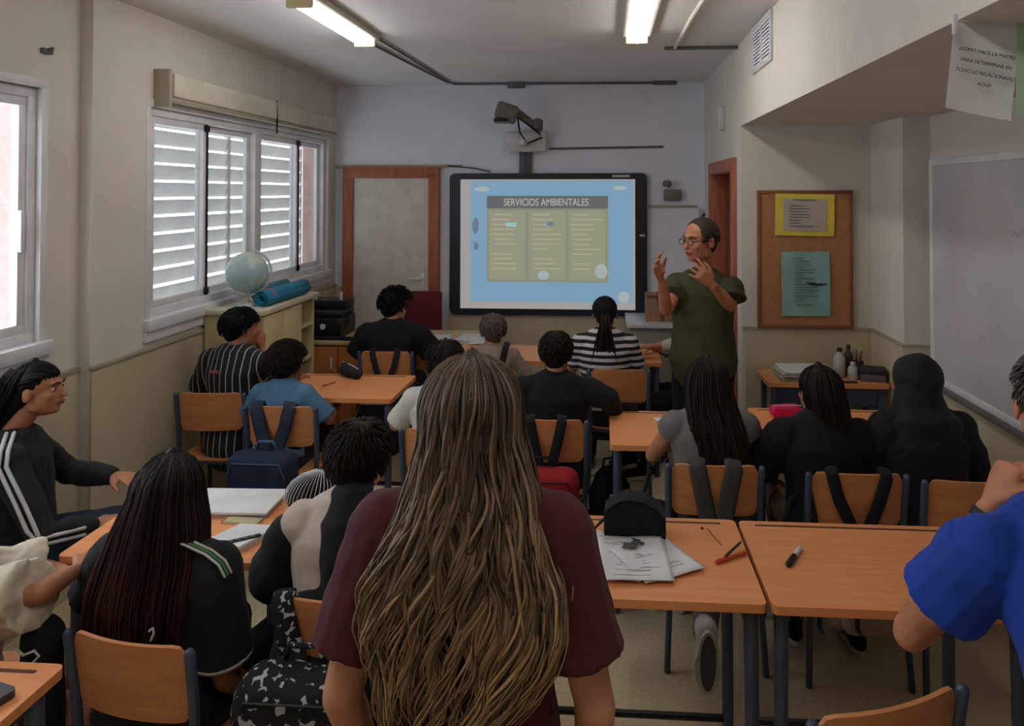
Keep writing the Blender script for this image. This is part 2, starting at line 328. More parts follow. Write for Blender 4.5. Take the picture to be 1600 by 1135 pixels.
def person(label, loc, rz, skin='tan', s=1., hs=.96, group=None, mode=SEATED, lean=4, side=0, twist=0, yaw=0, nod=0, roll=0, fat=1.,
           elbows=None, wrists=None, hands=None, knees=None, ankles=None, face=False, glasses=False, shirt=None, sleeve=.9, shirt_fit=.012, hem=-.02,
           trousers=None, shoes=None, vox=.008, folds=.010, neckline=.93, long_sleeve=False, hipz=None, shoewhite=False, ears=True, handk=.95, brow=M_brow, cuff=1.0, legs=True, fscale=.09, neckfwd=.0, sleeve_r=1., shw=1., headpos=None, tips=(0, 0), shoe_scale=1.):
    """one body, posed: local +Y is forward, origin on the floor below the hips"""
    root = thing('person', label, 'person', loc, R(rz), group); sk = M_skin[skin]
    hz = hipz or (.505 if mode == SEATED else .90*s); H = V((0, 0, hz))
    TM = Matrix.Rotation(R(side), 3, 'Y') @ Matrix.Rotation(R(-lean), 3, 'X'); up = TM @ V((0, 0, 1)); L = .48*s; SM = TM @ Matrix.Rotation(R(twist), 3, 'Z')
    bend = lambda t: H + up*(t*L) + TM @ V((0, .018*math.sin(t*3)*s, 0))
    nb = bend(1.0); hc = nb + up*.128*s + TM @ V((0, .025+neckfwd, 0)) + V((0, .01, 0)); HM = euler(yaw, nod, roll); k = hs
    if headpos is not None: hc = V(headpos)
    sh = [bend(.88)+SM @ V((sx*.158*s*fat**.3*shw, 0, 0)) for sx in (-1, 1)]
    prof = [(-.10, .150, .115), (.04, .165, .120), (.22, .150, .108), (.42, .142, .100), (.62, .155, .108), (.80, .168, .108), (.91, .140, .090), (.99, .075, .060)]
    def torso(mb, infl=0, t0=-1, t1=2):
        q = [(t, a, b) for t, a, b in prof if t0 <= t <= t1]
        mb.tube([bend(t) for t, a, b in q], [(a*s*fat if t < .6 else a*s)+infl for t, a, b in q], [(b*s*fat*(1.12 if fat > 1.1 and t < .7 else 1) if t < .7 else b*s)+infl for t, a, b in q], side=SM @ V((1, 0, 0)), n=24)
        for S_ in sh:
            mb.ell(S_, [(.056*s+infl)]*3); mb.tube([bend(.96), S_+up*.005], [.052*s+infl*.6, .047*s+infl], n=12)
    el = elbows or [(-.24*s, .06, hz+.17), (.24*s, .06, hz+.17)]; wr = wrists or [(-.14, .30, .80), (.14, .30, .80)]
    el = [V(e) for e in el]; wr = [V(w) for w in wr]
    b = MB(); torso(b); b.tube([bend(.92), nb+up*.03, hc+HM @ V((0, -.018, -.05))*k], [.056*s, .050*s, .050*s], n=14); head_prims(b, hc, HM, k, ears)
    for i in (0, 1):
        if el[i].z < -5: continue
        S_, e, w = sh[i], el[i], wr[i]; f = fat**.35
        b.tube([S_, S_.lerp(e, .45), e], [.047*s*f, .043*s*f, .036*s*f], n=12); b.tube([e, e.lerp(w, .3), w], [.037*s*f, .036*s*f, .025*s], n=12)
        hd = (hands or {}).get(i) or {}
        dr = V(hd['d']) if 'd' in hd else (w-e); sd = 1 if i == 0 else -1
        nn = V(hd.get('n', (0, 0, -1))); uu = V(hd.get('u', (sd, 0, 0)))
        hand(b, w+dr.normalized()*.012, dr, nn, uu, hd.get('curl', .35), handk, hd.get('spread', .10))
    hips = [H+TM @ V((sx*.088*s*fat, 0, -.02)) for sx in (-1, 1)]
    if mode == SEATED: kn = knees or [(-.10, .43, .50), (.10, .43, .50)]; an = ankles or [(-.11, .42, .095), (.11, .42, .095)]
    else: kn = knees or [(-.10, .03, .48*s), (.10, .03, .48*s)]; an = ankles or [(-.11, 0, .095), (.11, 0, .095)]
    kn = [V(q) for q in kn]; an = [V(q) for q in an]
    def leg(mb, i, infl=0):
        h, q, a = hips[i], kn[i], an[i]
        mb.tube([h, h.lerp(q, .5), q], [.082*s+infl, .072*s+infl, .055*s+infl], n=14); mb.tube([q, q.lerp(a, .35)+V((0, -.01, 0)), a], [.054*s+infl, .056*s+infl, .038*s+infl*1.3], n=14)
    if legs:
        for i in (0, 1): leg(b, i, -.004)
    link('body', blob(b, vox, 3, name='body'), sk, root, True)
    if face: face_parts(root, hc, HM, k, glasses, brow)
    if shirt:
        g = MB(); torso(g, shirt_fit, hem, neckline)
        for i in (0, 1):
            if el[i].z < -5: continue
            S_, e, w = sh[i], el[i], wr[i]; f = fat**.35
            if long_sleeve:
                q = e.lerp(w, sleeve); g.tube([S_, S_.lerp(e, .5), e, e.lerp(q, .5), q], [(.052*s*f+shirt_fit*.9)*sleeve_r, (.049*s*f+shirt_fit)*sleeve_r, .043*s*f+shirt_fit, .041*s*f+shirt_fit, .032*s+shirt_fit*.8], n=14)
            else:
                q = S_.lerp(e, sleeve); g.tube([S_, S_.lerp(q, .5), q], [(.052*s*f+shirt_fit)*sleeve_r, (.052*s*f+shirt_fit)*sleeve_r, (.052*s*f+shirt_fit*1.4)*sleeve_r], n=14, cap=False)
        link('shirt', blob(g, vox, 2, folds, fscale, name='shirt'), shirt, root, True)
    if trousers and legs:
        g = MB()
        g.tube([bend(t) for t in (-.12, .0, .12)], [.158*s*fat+.012, .168*s*fat+.012, .155*s*fat+.008], [.118*s*fat+.012, .122*s*fat+.012, .112*s*fat+.008], side=SM @ V((1, 0, 0)), n=20)
        for i in (0, 1): leg(g, i, .010)
        link('trousers', blob(g, vox, 2, folds*.8, name='trousers'), trousers, root, True)
        for i in (0, 1): shoe(root, an[i], 0 if mode == SEATED else (8, -8)[i], s*shoe_scale, upper=shoes, tip=tips[i])
    root_info = dict(root=root, hc=hc, HM=HM, k=k, sh=sh, nb=nb, bend=bend, up=up, s=s, SM=SM, el=el, wr=wr)
    return root_info
def scalp(hc, HM, k, th, ph, lift=1.0, back=.0):
    """point on the cranium: th 0 = crown, pi/2 = equator; ph 0 = forward, pi = back"""
    return hc + HM @ (V((.078*math.sin(th)*math.sin(ph), -.016-back+.096*math.sin(th)*math.cos(ph), .032+.088*math.cos(th)))*k*lift)
def short_hair(p, m, style='crop', vol=.012, n=260, length=.035, name='hair', nape=True):
    n = int(n*3.2)
    hc, HM, k = p['hc'], p['HM'], p['k']; h = Hair(); g = MB()
    g.ell(hc+HM @ V((0, -.024, .043))*k, [(.076+vol)*k, (.086+vol)*k, (.078+vol)*k], HM, 18, 12)
    if nape: g.ell(hc+HM @ V((0, -.050, -.010))*k, [(.060+vol*.5)*k, (.050+vol*.5)*k, (.062)*k], HM, 14, 10)
    h.solid_mesh(blob(g, .007, 3, name='cap'), 0, .35)
    for i in range(n):
        ph = random.uniform(-math.pi, math.pi); face = math.cos(ph)
        th = math.acos(random.uniform(math.cos(1.35 if face > .2 else 1.95), 1)); o = scalp(hc, HM, k, th, ph, 1.0+vol*8)
        out = (o-hc).normalized(); q = [o-out*.008]; tang = V((0, 0, -1))-out*out.z*-1
        tang = (tang if tang.length > .05 else HM @ V((0, 1, 0))).normalized(); sw = out.cross(tang)*random.uniform(-1, 1)
        if style == 'curly':
            r0 = random.uniform(.009, .017); a0 = random.uniform(0, 6)
            for j in range(9):
                a = a0+j*.95; q.append(o+out*(.002+j*.0026)+tang*(r0*math.sin(a))+out.cross(tang)*(r0*math.cos(a)))
            h.lock(q, .0032, 3, .8)
        elif style == 'sleek':
            bk = HM @ V((0, -1, -.25)); pnt = o
            for j in range(1, 7):
                oo = (pnt-hc).normalized(); dr = bk-oo*bk.dot(oo); pnt = pnt+(dr.normalized() if dr.length > .05 else dr)*length*.25; q.append(pnt+oo*.001*j*.3)
            h.lock(q, .0042, 3, .5)
        elif style == 'quiff':
            fw = HM @ V((0, 1, .1))
            for j in range(1, 6): q.append(o+out*(.0045*j*length/.045)+(tang*.45+fw*.35+sw*.22)*(length*.2*j))
            h.lock(q, .0036, 3, .6)
        else:
            for j in range(1, 5): q.append(o+out*(.0008*j)+(tang+sw*.13)*(length*.25*j))
            h.lock(q, .0034, 3, .6)
    return h.make(m, p['root'], name)
def long_hair(p, m, env, th0, th1, n=300, r=.006, wave=.008, lam=.16, end=(.85, 1.05), seg=18, cap=True, vol=.010, core=.86, front=None, twirl=1.0, tipspread=1.0, flat=.5, name='hair', gfun=None, crown=None, base_tone=.2, dens=1.9, corel=.9, clump=0):
    """env: list of (height below the crown, centre x, centre y, half width, half depth) in head-yaw space; strands lie on it
    angles th0..th1 (deg, 0 = right side, -90 = back)"""
    hc, HM, k = p['hc'], p['HM'], p['k']; Z = Matrix.Rotation(math.atan2(-HM[0][1], HM[1][1]), 3, 'Z'); top = hc+HM @ V((0, -.012, .128))*k
    crown = V(crown) if crown else V((0, 0, 0))
    def E_(d):
        for a, b in zip(env, env[1:]):
            if d <= b[0]:
                cp = math.sqrt(max(0, 1-((.088-min(d, .088))/.090)**2))*k if d < .13 else 0
                t = (d-a[0])/(b[0]-a[0]); t2 = t*t*(3-2*t) if a[0] > 0 else math.sin(t*math.pi/2); t2 = t if a[0] > 0 else t2; q = [a[i]+(b[i]-a[i])*(t2 if i > 2 else t) for i in range(1, 5)]; q[2] = max(q[2], .087*cp); q[3] = max(q[3], .098*cp); return q
        return list(env[-1][1:])
    h = Hair(); tot = env[-1][0]; g = MB()
    steps = [tot*i/14*corel for i in range(15)]
    g2 = [top+Z @ V((E_(d)[0], E_(d)[1], -d)) for d in steps]
    g.tube(g2, [max(.012, E_(d)[2]*core) for d in steps], [max(.010, E_(d)[3]*core*.92) for d in steps], side=Z @ V((1, 0, 0)), n=26)
    if cap: g.ell(hc+HM @ V((0, -.022, .036))*k, [(.070+vol)*k, (.080+vol)*k, (.078+vol)*k], HM, 18, 12)
    h.solid_mesh(blob(g, .008, 3, name='core'), lambda co: max(0, min(1, (top.z-co.z)/tot)) if gfun is None else gfun(max(0, min(1, (top.z-co.z)/tot)), 0), base_tone)
    n = int(n*dens); r *= .78
    for i in range(n):
        a = R(random.uniform(th0, th1)); en = tot*random.uniform(*end); st = random.uniform(0, .03) if i % 3 else random.uniform(0, tot*.35)
        rho = random.uniform(.86, 1.05) if i % 4 else random.uniform(.98, 1.12); f1, f2 = random.uniform(0, 6.3), random.uniform(0, 6.3); lm = lam*random.uniform(.75, 1.3); wv = wave*random.uniform(.5, 1.5)
        if clump: f1 = 9*noise.noise(V((math.cos(a)*clump, math.sin(a)*clump, 7)))+random.gauss(0, .5); f2 = 6*noise.noise(V((math.cos(a)*clump, math.sin(a)*clump, 2)))+random.gauss(0, .4); lm = lam*(1+.5*noise.noise(V((a*clump*.6, 1, 1))))
        cl = .02*noise.noise(V((math.cos(a)*2.5, math.sin(a)*2.5, 3)));
        pts = []; tone = random.random()**1.2
        for j in range(seg+1):
            t = j/seg; d = st+(en-st)*t; x, y, A, B = E_(min(d, tot)); dd = max(0, d-tot)
            f = min(1, t*1.3+.1); gx = wv*f*math.sin(2*math.pi*d/lm+f1); gy = wv*f*math.cos(2*math.pi*d/lm+f1+f2*.2)*twirl
            drift = (noise.noise(V((math.cos(a)*3+f2*.12, d*5, f2*.25)))*.02*f*tipspread)
            q = V((x+(A*rho+cl*f)*math.cos(a)+gx*abs(math.sin(a))+drift, y+(B*rho)*math.sin(a)+gy-abs(gx)*.0, -d-dd))
            pts.append(top+Z @ q)
        g0, g1 = st/tot, en/tot
        if gfun: g0, g1 = gfun(g0, tone), gfun(min(1, g1), tone)
        h.lock(pts, r*random.uniform(.5, 1.2), 4, flat, g0, g1, tone, ramp=.6 if st < .05 else .05)
    return h.make(m, p['root'], name)
# ================================================================ THE ROOM
def struct(name, mb, m, parent=None, **kw):
    o = part(name, mb, m, parent, **kw)
    if not parent: o['kind'] = 'structure'
    return o
FY, H, XL, XR, YA, XC, XW, SOF = 6.5, 2.84, -2.43, .87, 4.79, 1.68, 1.83, 2.305
m = MB().box(-2.8, 2.1, -1.7, 6.9, -.1, 0); struct('floor', m, M_floor)
m = MB().box(-2.8, 2.1, -1.7, 6.9, H, H+.12); struct('ceiling', m, M_ceil)
m = MB().box(-2.8, 2.1, FY, FY+.15, 0, H); struct('wall_front', m, M_wallf)
m = MB().box(-2.8, 2.1, -1.7, -1.55, 0, H); struct('wall_rear', m, M_wall)
w1 = (3.78, 6.30, 1.20, 2.34); w2 = (1.25, 3.085, 1.22, 2.34); XN = XL-.06
m = MB()
m.box(XL-.2, XL, 3.33, w1[0], 0, H); m.box(XL-.2, XL, w1[1], FY, 0, H); m.box(XL-.2, XL, w1[0], w1[1], 0, w1[2]); m.box(XL-.2, XL, w1[0], w1[1], w1[3], H)
m.box(XN-.16, XN, -1.55, w2[0], 0, H); m.box(XN-.16, XN, w2[1], 3.33, 0, H); m.box(XN-.16, XN, w2[0], w2[1], 0, w2[2]); m.box(XN-.16, XN, w2[0], w2[1], w2[3], H)
struct('wall_left', m, M_wall)
m = MB().box(XL, XL+.012, 3.33, FY, 0, 1.035); m.box(XN, XN+.012, -1.55, 3.33, 0, 1.035); struct('trim_1', m, M_dado)
m = MB().rbox(XL, XL+.02, 3.322, FY, 1.035, 1.055, .004); m.rbox(XN, XN+.02, -1.55, 3.325, 1.035, 1.055, .004); struct('trim_2', m, M_dadotrim)
# right: corridor wall with the door, the beam over the alcove, the alcove
m = MB(); d2 = (4.97, 6.05, 2.07)
m.box(XR, XR+.13, YA, d2[0], 0, H); m.box(XR, XR+.13, d2[1], FY, 0, H); m.box(XR, XR+.13, d2[0], d2[1], d2[2], H); m.box(XR, XR+.20, -1.55, YA, SOF, H)
struct('wall_right', m, M_wall)
m = MB(); m.box(XR+.13, XC+.1, YA, YA+.12, 0, SOF); struct('wall_alcove_end', m, M_wall)
m = MB(); m.box(XC, XW+.3, 4.29, YA+.1, 0, SOF); m.box(XW, XW+.3, -1.55, 4.29, 0, SOF); struct('wall_alcove_side', m, M_wall)
m = MB(); m.box(XR+.2, XW+.3, -1.55, YA+.12, SOF, SOF+.1); struct('ceiling_alcove', m, M_wall)
m = MB().box(XR+.3, XR+1.3, 4.95, 4.97, 0, 2.3); m.box(XR+1.3, XR+1.35, 4.95, 6.2, 0, 2.3); m.box(XR+.13, XR+1.35, 6.1, 6.15, 0, 2.3); m.box(XR+.13, XR+1.35, 4.95, 6.15, 2.3, 2.35); struct('wall_corridor', m, M_dado)
m = MB().box(XR+.02, XC, YA-.012, YA, 0, 1.01); m.box(XC-.012, XC, 4.29, YA, 0, 1.01); m.box(XC-.012, XW, 4.278, 4.29, 0, 1.01); m.box(XW-.012, XW, -1.5, 4.278, 0, 1.01); struct('trim_3', m, M_dado)
m = MB().box(XR, XC, YA-.018, YA, 1.01, 1.022); m.box(XC-.018, XC, 4.28, YA, 1.01, 1.022); m.box(XC-.018, XW, 4.272, 4.29, 1.01, 1.022); m.box(XW-.018, XW, -1.5, 4.28, 1.01, 1.022); struct('trim_4', m, M_dadotrim)
m = MB().box(-1.40, XR, FY-.012, FY, 0, .80); m.box(XL, -2.36, FY-.012, FY, 0, 1.035); struct('trim_5', m, M_dado)
m = MB().box(XL+.01, -1.28, FY-.025, FY, 2.10, 2.122); struct('trim_6', m, M_dadotrim)
# windows
def window(name, xf, y0, y1, z0, z1, sashes, posts, wide):
    r = thing(name, None, None, (xf-.07, 0, 0)); r['kind'] = 'structure'
    m = MB(); t = .045
    m.rbox(-.03, .05, y0, y0+t, z0, z1, .004); m.rbox(-.03, .05, y1-t, y1, z0, z1, .004); m.rbox(-.03, .05, y0, y1, z1-t, z1, .004); m.rbox(-.03, .05, y0, y1, z0, z0+t, .004)
    for p in posts: m.rbox(-.03, .055, p-wide/2, p+wide/2, z0, z1, .004)
    m.rbox(.05, .075, y0-.04, y0, z0-.05, z1+.04, .004); m.rbox(.05, .075, y1, y1+.04, z0-.05, z1+.04, .004); m.rbox(.05, .075, y0-.04, y1+.04, z1, z1+.04, .004)
    part('window_frame', m, M_alu, r)
    m = MB().rbox(.03, .105, y0-.05, y1+.05, z0-.06, z0, .006); m.rbox(.05, .09, y0-.05, y1+.05, z0-.12, z0-.06, .006); part('window_sill', m, M_alu, r)
    for i, (a, b) in enumerate(sashes):
        x = .012 if i % 2 == 0 else -.018; m = MB(); s = .04
        m.rbox(x, x+.028, a, a+s, z0+t, z1-t, .003); m.rbox(x, x+.028, b-s, b, z0+t, z1-t, .003); m.rbox(x, x+.028, a, b, z1-t-s, z1-t, .003); m.rbox(x, x+.028, a, b, z0+t, z0+t+s, .003)
        o = part('sash', m, M_alu, r)
        g = part('glass', MB().box(x+.011, x+.016, a+s, b-s, z0+t+s, z1-t-s), M_glass, o)
        if i % 2 == 0 and name == 'window_1':
            e = b-.012; m = MB().rbox(x+.026, x+.034, e-.004, e+.012, z0+t, z1-t, .001); m.rbox(x+.028, x+.045, e-.03, e+.015, z1-t-.045, z1-t-.005, .004); m.rbox(x+.028, x+.045, e-.02, e+.015, z0+t+.005, z0+t+.05, .004)
            part('sash_seal', m, M_black_metal, o, label='dark seal with black corner latches')
    return r
window('window_1', XL, *w1, [(3.825, 4.40), (4.36, 5.00), (5.08, 5.76), (5.72, 6.255)], [5.04], .085)
wn = window('window_2', XN, *w2, [(2.12, 3.04), (1.295, 2.16)], [], .08)
m = MB().rbox(.04, .055, 3.00, 3.022, 1.62, 1.80, .005); part('sash_handle', m, M_alu, wn)
# daylight side: white louvre shutters and the pink rendered piers between the windows
def slatmat():
    m = mat('white_slat', (218, 216, 212), .6); nt = m.node_tree; N = nt.nodes; t = N.new('ShaderNodeBsdfTranslucent'); t.inputs[0].default_value = lin((228, 226, 222)); x = N.new('ShaderNodeMixShader'); x.inputs[0].default_value = .28
    nt.links.new(N['Principled BSDF'].outputs[0], x.inputs[1]); nt.links.new(t.outputs[0], x.inputs[2]); nt.links.new(x.outputs[0], N['Material Output'].inputs[0]); return m
M_slat = slatmat(); M_pink = mat('pink_render', (188, 162, 154), .9, scale=20, bump=.1)
for (a, b, lb) in ((3.60, 5.02, 'near'), (5.02, 6.27, 'far')):
    t = thing('louvre_shutter', 'white louvre shutter outside the wide window, %s half' % ('the nearer left' if lb == 'near' else 'the farther right'), 'shutter', (XL-.235, 0, 0), group=None)
    m = MB()
    for i in range(13):
        z = 1.12+i*.104; m.add([(0, a, z), (0, b, z), (.022, b, z+.088), (.022, a, z+.088), (-.008, a, z+.002), (-.008, b, z+.002), (.014, b, z+.090), (.014, a, z+.090)], [(0, 1, 2, 3), (7, 6, 5, 4), (0, 4, 5, 1), (3, 2, 6, 7), (0, 3, 7, 4), (1, 5, 6, 2)])
    part('slats', m, M_slat, t); m = MB().rbox(-.01, .02, a, a+.02, 1.05, 2.5, .003).rbox(-.01, .02, b-.02, b, 1.05, 2.5, .003)
    if lb == 'near': m.rbox(.022, .03, 4.62, 4.65, 1.05, 2.5, .002)
    part('shutter_frame', m, M_slat, t)
m = MB().box(XL-.21, XL-.035, 6.29, 6.305, 1.2, 2.34).box(XL-.22, XL-.2, 6.29, 6.7, .5, 3.1).box(XN-.55, XN-.076, 3.046, 3.09, 1.22, 2.34).box(XN-.55, XN-.16, 3.072, 3.16, 0, 3.1); struct('trim_7', m, M_pink)
# doors
def arch(name, M, w, h, leaf_in, leafm, fw=.10, fm=M_redwood):
    r = thing(name, None, None); r['kind'] = 'structure'; r.matrix_world = M
    m = MB(); m.rbox(0, fw, -.04, .03, 0, h, .006); m.rbox(w-fw, w, -.04, .03, 0, h, .006); m.rbox(0, w, -.04, .03, h-fw, h, .006)
    m.rbox(fw-.025, fw+.004, -.015, .10, 0, h-fw, .003); m.rbox(w-fw-.004, w-fw+.025, -.015, .10, 0, h-fw, .003); m.rbox(fw-.02, w-fw+.02, -.015, .10, h-fw-.004, h-fw+.02, .003)
    part('door_frame', m, fm, r)
    o = part('door_leaf', MB().rbox(fw, w-fw, leaf_in, leaf_in+.035, .01, h-fw, .003), leafm, r); return r, o
r, o = arch('door_1', Matrix.Translation((-2.345, FY-.02, 0)), .875, 2.10, -.018, M_doorleaf, .095)
m = MB().rbox(.715, .745, -.03, -.018, 1.02, 1.16, .004); m.tube([(.73, -.03, 1.115), (.73, -.065, 1.115), (.62, -.065, 1.112)], .008, n=8); m.lathe([(.013, 0), (.013, .012)], (0, 0, 0), 12) if 0 else None
part('door_handle', m, M_alu, o); 
r, o = arch('door_2', Matrix.Translation((XR+.01, d2[1]+.03, 0)) @ Matrix.Rotation(R(-90), 4, 'Z'), 1.14, 2.11, .09, mat('door_wood_red', (150, 76, 46), .45, col2=(128, 58, 34), scale=4, stretch=(8, 8, 1)), .09)
# ---------------------------------------------------------------- wall and ceiling fittings
def tubelight(x, y0, y1, label, vis=True):
    t = thing('ceiling_light', label, 'lamp', (x, (y0+y1)/2, H), group=None); L = (y1-y0)/2
    part('lamp_housing', MB().rbox(-.085, .085, -L-.03, L+.03, -.035, 0, .01), mat('lamp_housing', (196, 190, 176), .5), t)
    prof = [(.062*math.cos(a), -.03-.045*math.sin(a)) for a in [i*math.pi/10 for i in range(11)]]
    m = MB(); vs = [(px, y, pz) for y in (-L, L) for px, pz in prof]; n = len(prof)
    m.add(vs, [(i, i+1, n+i+1, n+i) for i in range(n-1)]+[tuple(range(n))[::-1], tuple(range(n, 2*n)), (0, n, 2*n-1, n-1)])
    part('diffuser', m, mat('lit_diffuser', (250, 248, 240), .4, emit=(252, 249, 243), es=LAMP), t)
    for s in (-1, 1): part('end_cap', MB().rbox(-.066, .066, s*L-.012, s*L+.012, -.078, -.03, .01), mat('lamp_cap', (200, 184, 140), .5), t)
    return t
LAMP = 15.0
tubelight(-1.46, 3.42, 4.38, 'long fluorescent ceiling light above the window side of the room')
tubelight(.19, 3.12, 4.40, 'long fluorescent ceiling light near the beam, right of the other one')
tubelight(-1.46, .1, 1.35, 'long fluorescent ceiling light at the back of the class, window side')
tubelight(.19, .1, 1.35, 'long fluorescent ceiling light at the back of the class, beam side')
M_cable = mat('grey_conduit', (104, 101, 100), .6)
def single(name, mb, m, label, cat, group=None, loc=None, **kw):
    o = part(name, mb, m, **kw); tag(o, label, cat, group); return o
m = MB().tube([(-1.40, 4.42, H-.012), (-1.37, 5.3, H-.012), (-1.34, 6.30, H-.012), (-1.30, 6.36, H-.012)], .008, n=6).tube([(-1.50, 4.42, H-.012), (-1.44, 5.3, H-.012), (-1.36, 6.28, H-.012)], .008, n=6)
single('ceiling_cable', m, M_cable, 'pair of dark cables on the ceiling running from the window-side light to the front', 'cable')
m = MB().tube([(-1.32, 6.36, H-.014), (-.5, 6.38, H-.014), (.55, 6.42, H-.014)], .011, n=6).rbox(-.85, -.70, 6.35, 6.41, H-.05, H, .006).rbox(.42, .62, 6.38, 6.44, H-.03, H, .006)
single('conduit', m, M_cable, 'grey conduit with junction boxes along the ceiling edge above the projector', 'conduit')
m = MB().tube([(.50, 3.2, H-.014), (.47, 4.0, H-.014), (.46, 4.86, H-.014)], .012, n=8)
single('conduit', m, M_wall, 'white tube conduit on the ceiling right of the right-hand light', 'conduit')
m = MB().tube([(.40, 4.88, H-.014), (.60, 4.88, H-.014), (.86, 4.88, H-.014)], .012, n=6)
single('conduit', m, M_cable, 'short grey conduit crossing the ceiling to the beam', 'conduit')
m = MB().tube([(-.48, FY-.012, 2.262), (.1, FY-.012, 2.27), (.50, FY-.012, 2.275)], .011, n=6)
single('conduit', m, M_cable, 'grey conduit on the front wall to the right of the projector', 'conduit')
m = MB().tube([(-1.40, FY-.03, 2.115), (-1.15, FY-.03, 2.09), (-1.02, FY-.03, 2.06)], .006, n=6)
single('cable', m, M_black_metal, 'thin black cable drooping to the top left corner of the whiteboard', 'cable')
m = MB().rbox(.38, .80, FY-.025, FY-.002, 1.745, 1.765, .003)
single('trunking', m, M_dadotrim, 'thin cable trunking on the front wall right of the interactive board', 'trunking')
# beam grille
t = thing('ventilation_grille', 'white two-panel ventilation grille on the beam face', 'vent', (XR-.006, 4.12, 2.70))
m = MB(); m.rbox(-.008, .006, -.25, .25, -.135, -.105, .003).rbox(-.008, .006, -.25, .25, .105, .135, .003).rbox(-.008, .006, -.25, -.215, -.13, .13, .003).rbox(-.008, .006, .215, .25, -.13, .13, .003).rbox(-.008, .006, -.018, .018, -.13, .13, .003)
part('grille_frame', m, M_white_metal, t)
part('backing', MB().box(.002, .006, -.22, .22, -.11, .11), mat('grille_dark', (70, 68, 66), .8), t)
m = MB()
for i in range(11): z = -.10+i*.02; m.box(-.004, .002, -.22, .22, z-.0045, z+.0045)
part('slat', m, M_wallf, t)
m = MB().rbox(XR-.05, XR, 5.40, 5.47, 2.33, 2.50, .012); single('wall_speaker', m, M_white_metal, 'small white box on the wall above the brown door, by the beam', 'sensor')
m = MB(); p = at(1042, 288, y=6.4); m.lathe([(.03, -.02), (.045, .0), (.03, .03), (.012, .035)], p, 14); m.tube([p, (p.x+.02, 6.48, p.z-.02)], .012, n=8)
m.rbox(p.x-.02, p.x+.13, 6.44, 6.5, p.z-.14, p.z-.045, .01)
single('security_sensor', m, mat('sensor_grey', (120, 118, 116), .5), 'small dark round sensor over a white box, right of the interactive board', 'sensor')
m = MB(); p = at(70, 80, x=XN); m.rbox(XN, XN+.02, p.y-.03, p.y+.03, p.z-.012, p.z+.012, .005); m.tube([p, p+V((.035, 0, .01))], .009, n=8); single('wall_hook', m, M_cable, 'small dark stub on the wall above the cropped left window', 'hook')
# roller blind above the wide window
t = thing('roller_blind', 'rolled-up cream roller blind in its cassette above the wide window', 'blind', (XL, 0, 0))
part('cassette', MB().rbox(.0, .085, 3.86, 6.32, 2.40, 2.53, .012), mat('blind_cream', (222, 215, 196), .75), t)
part('bracket', MB().rbox(0, .09, 3.80, 3.83, 2.34, 2.545, .004), M_dadotrim, t); part('bottom_rail', MB().rbox(.02, .07, 3.86, 6.32, 2.375, 2.40, .005), M_dadotrim, t)
part('pull_cord', MB().tube([(.08, 5.12, 2.53), (.085, 5.12, 2.40), (.082, 5.12, 2.30)], .006, n=6), M_black_metal, t)
# interactive board with the projected slide
bx0, bx1, bz0, bz1 = -1.375, .365, .80, 2.045
t = thing('interactive_whiteboard', 'large interactive whiteboard with a dark frame showing a blue slide', 'whiteboard', ((bx0+bx1)/2, FY-.02, (bz0+bz1)/2))
Wd, Hd = bx1-bx0, bz1-bz0; M_bf = mat('board_frame', (34, 40, 52), .38)
fr = MB(); Q = Matrix.Rotation(R(90), 4, 'X')
fr.prism(rrect(Wd, Hd, .05), 0, .035, Q); part('board_frame', fr, M_bf, t)
def emis(name, c, s=1.0):
    return mat(name, (40, 40, 40), .5, emit=c, es=s)
SL = .62
def quad(x0, x1, z0, z1, d): return MB().box(x0, x1, d-.0006, d, z0, z1)
sx0, sx1, sz0, sz1 = -Wd/2+.10, Wd/2-.105, -Hd/2+.055, Hd/2-.055
part('screen', MB().box(sx0, sx1, -.040, -.034, sz0, sz1), emis('screen_margin', (188, 182, 180), SL), t)
gx = sx1-.09; part('slide_background', quad(sx0+.09, sx1-.02, sz0+.06, sz1-.01, -.041), emis('slide_blue', (142, 184, 214), SL), t)
pw0, pw1, pz0, pz1 = sx0+.235, sx1-.235, sz0+.235, sz1-.145
part('slide_panel', quad(pw0, pw1, pz0, pz1, -.0425), emis('slide_panel', (160, 162, 138), SL), t)
part('title_band', quad(pw0, pw1, pz1-.11, pz1, -.0435), emis('slide_title', (112, 118, 116), SL), t)
mm = emis('slide_card', (172, 174, 148), SL); ml = emis('slide_lines', (196, 194, 168), SL); cw = (pw1-pw0-.10)/3
for c in range(3):
    lines = MB()
    x0 = pw0+.02+c*(cw+.03); part('slide_card', quad(x0, x0+cw, pz0+.02, pz1-.13, -.0435), mm, t)
    for i in range(12):
        z = pz1-.165-i*.043; w_ = cw*random.uniform(.45, .85)
        if random.random() < .85: lines.box(x0+.02+random.uniform(0, .03), x0+.02+w_, -.0452, -.0445, z-.006, z+.006)
    part('slide_text', lines, ml, t)
part('slide_highlight', quad(pw0+.17, pw0+.26, pz1-.27, pz1-.235, -.046), emis('slide_cyan', (176, 226, 220), SL), t)
for (x, z, rx, rz_) in ((pw1-.06, pz0+.10, .055, .065), (sx1-.10, sz0+.11, .05, .05), (sx0+.19, sz1-.085, .07, .022), (sx1-.13, sz1-.075, .06, .02), (pw0+.5, pz0+.06, .05, .04)): part('slide_picture', MB().prism([(x+rx*math.cos(a), z+rz_*math.sin(a)) for a in [i*math.pi/10 for i in range(20)]], .0445, .0455, Matrix.Rotation(R(90), 4, 'X')), emis('slide_white', (190, 204, 206), SL), t)
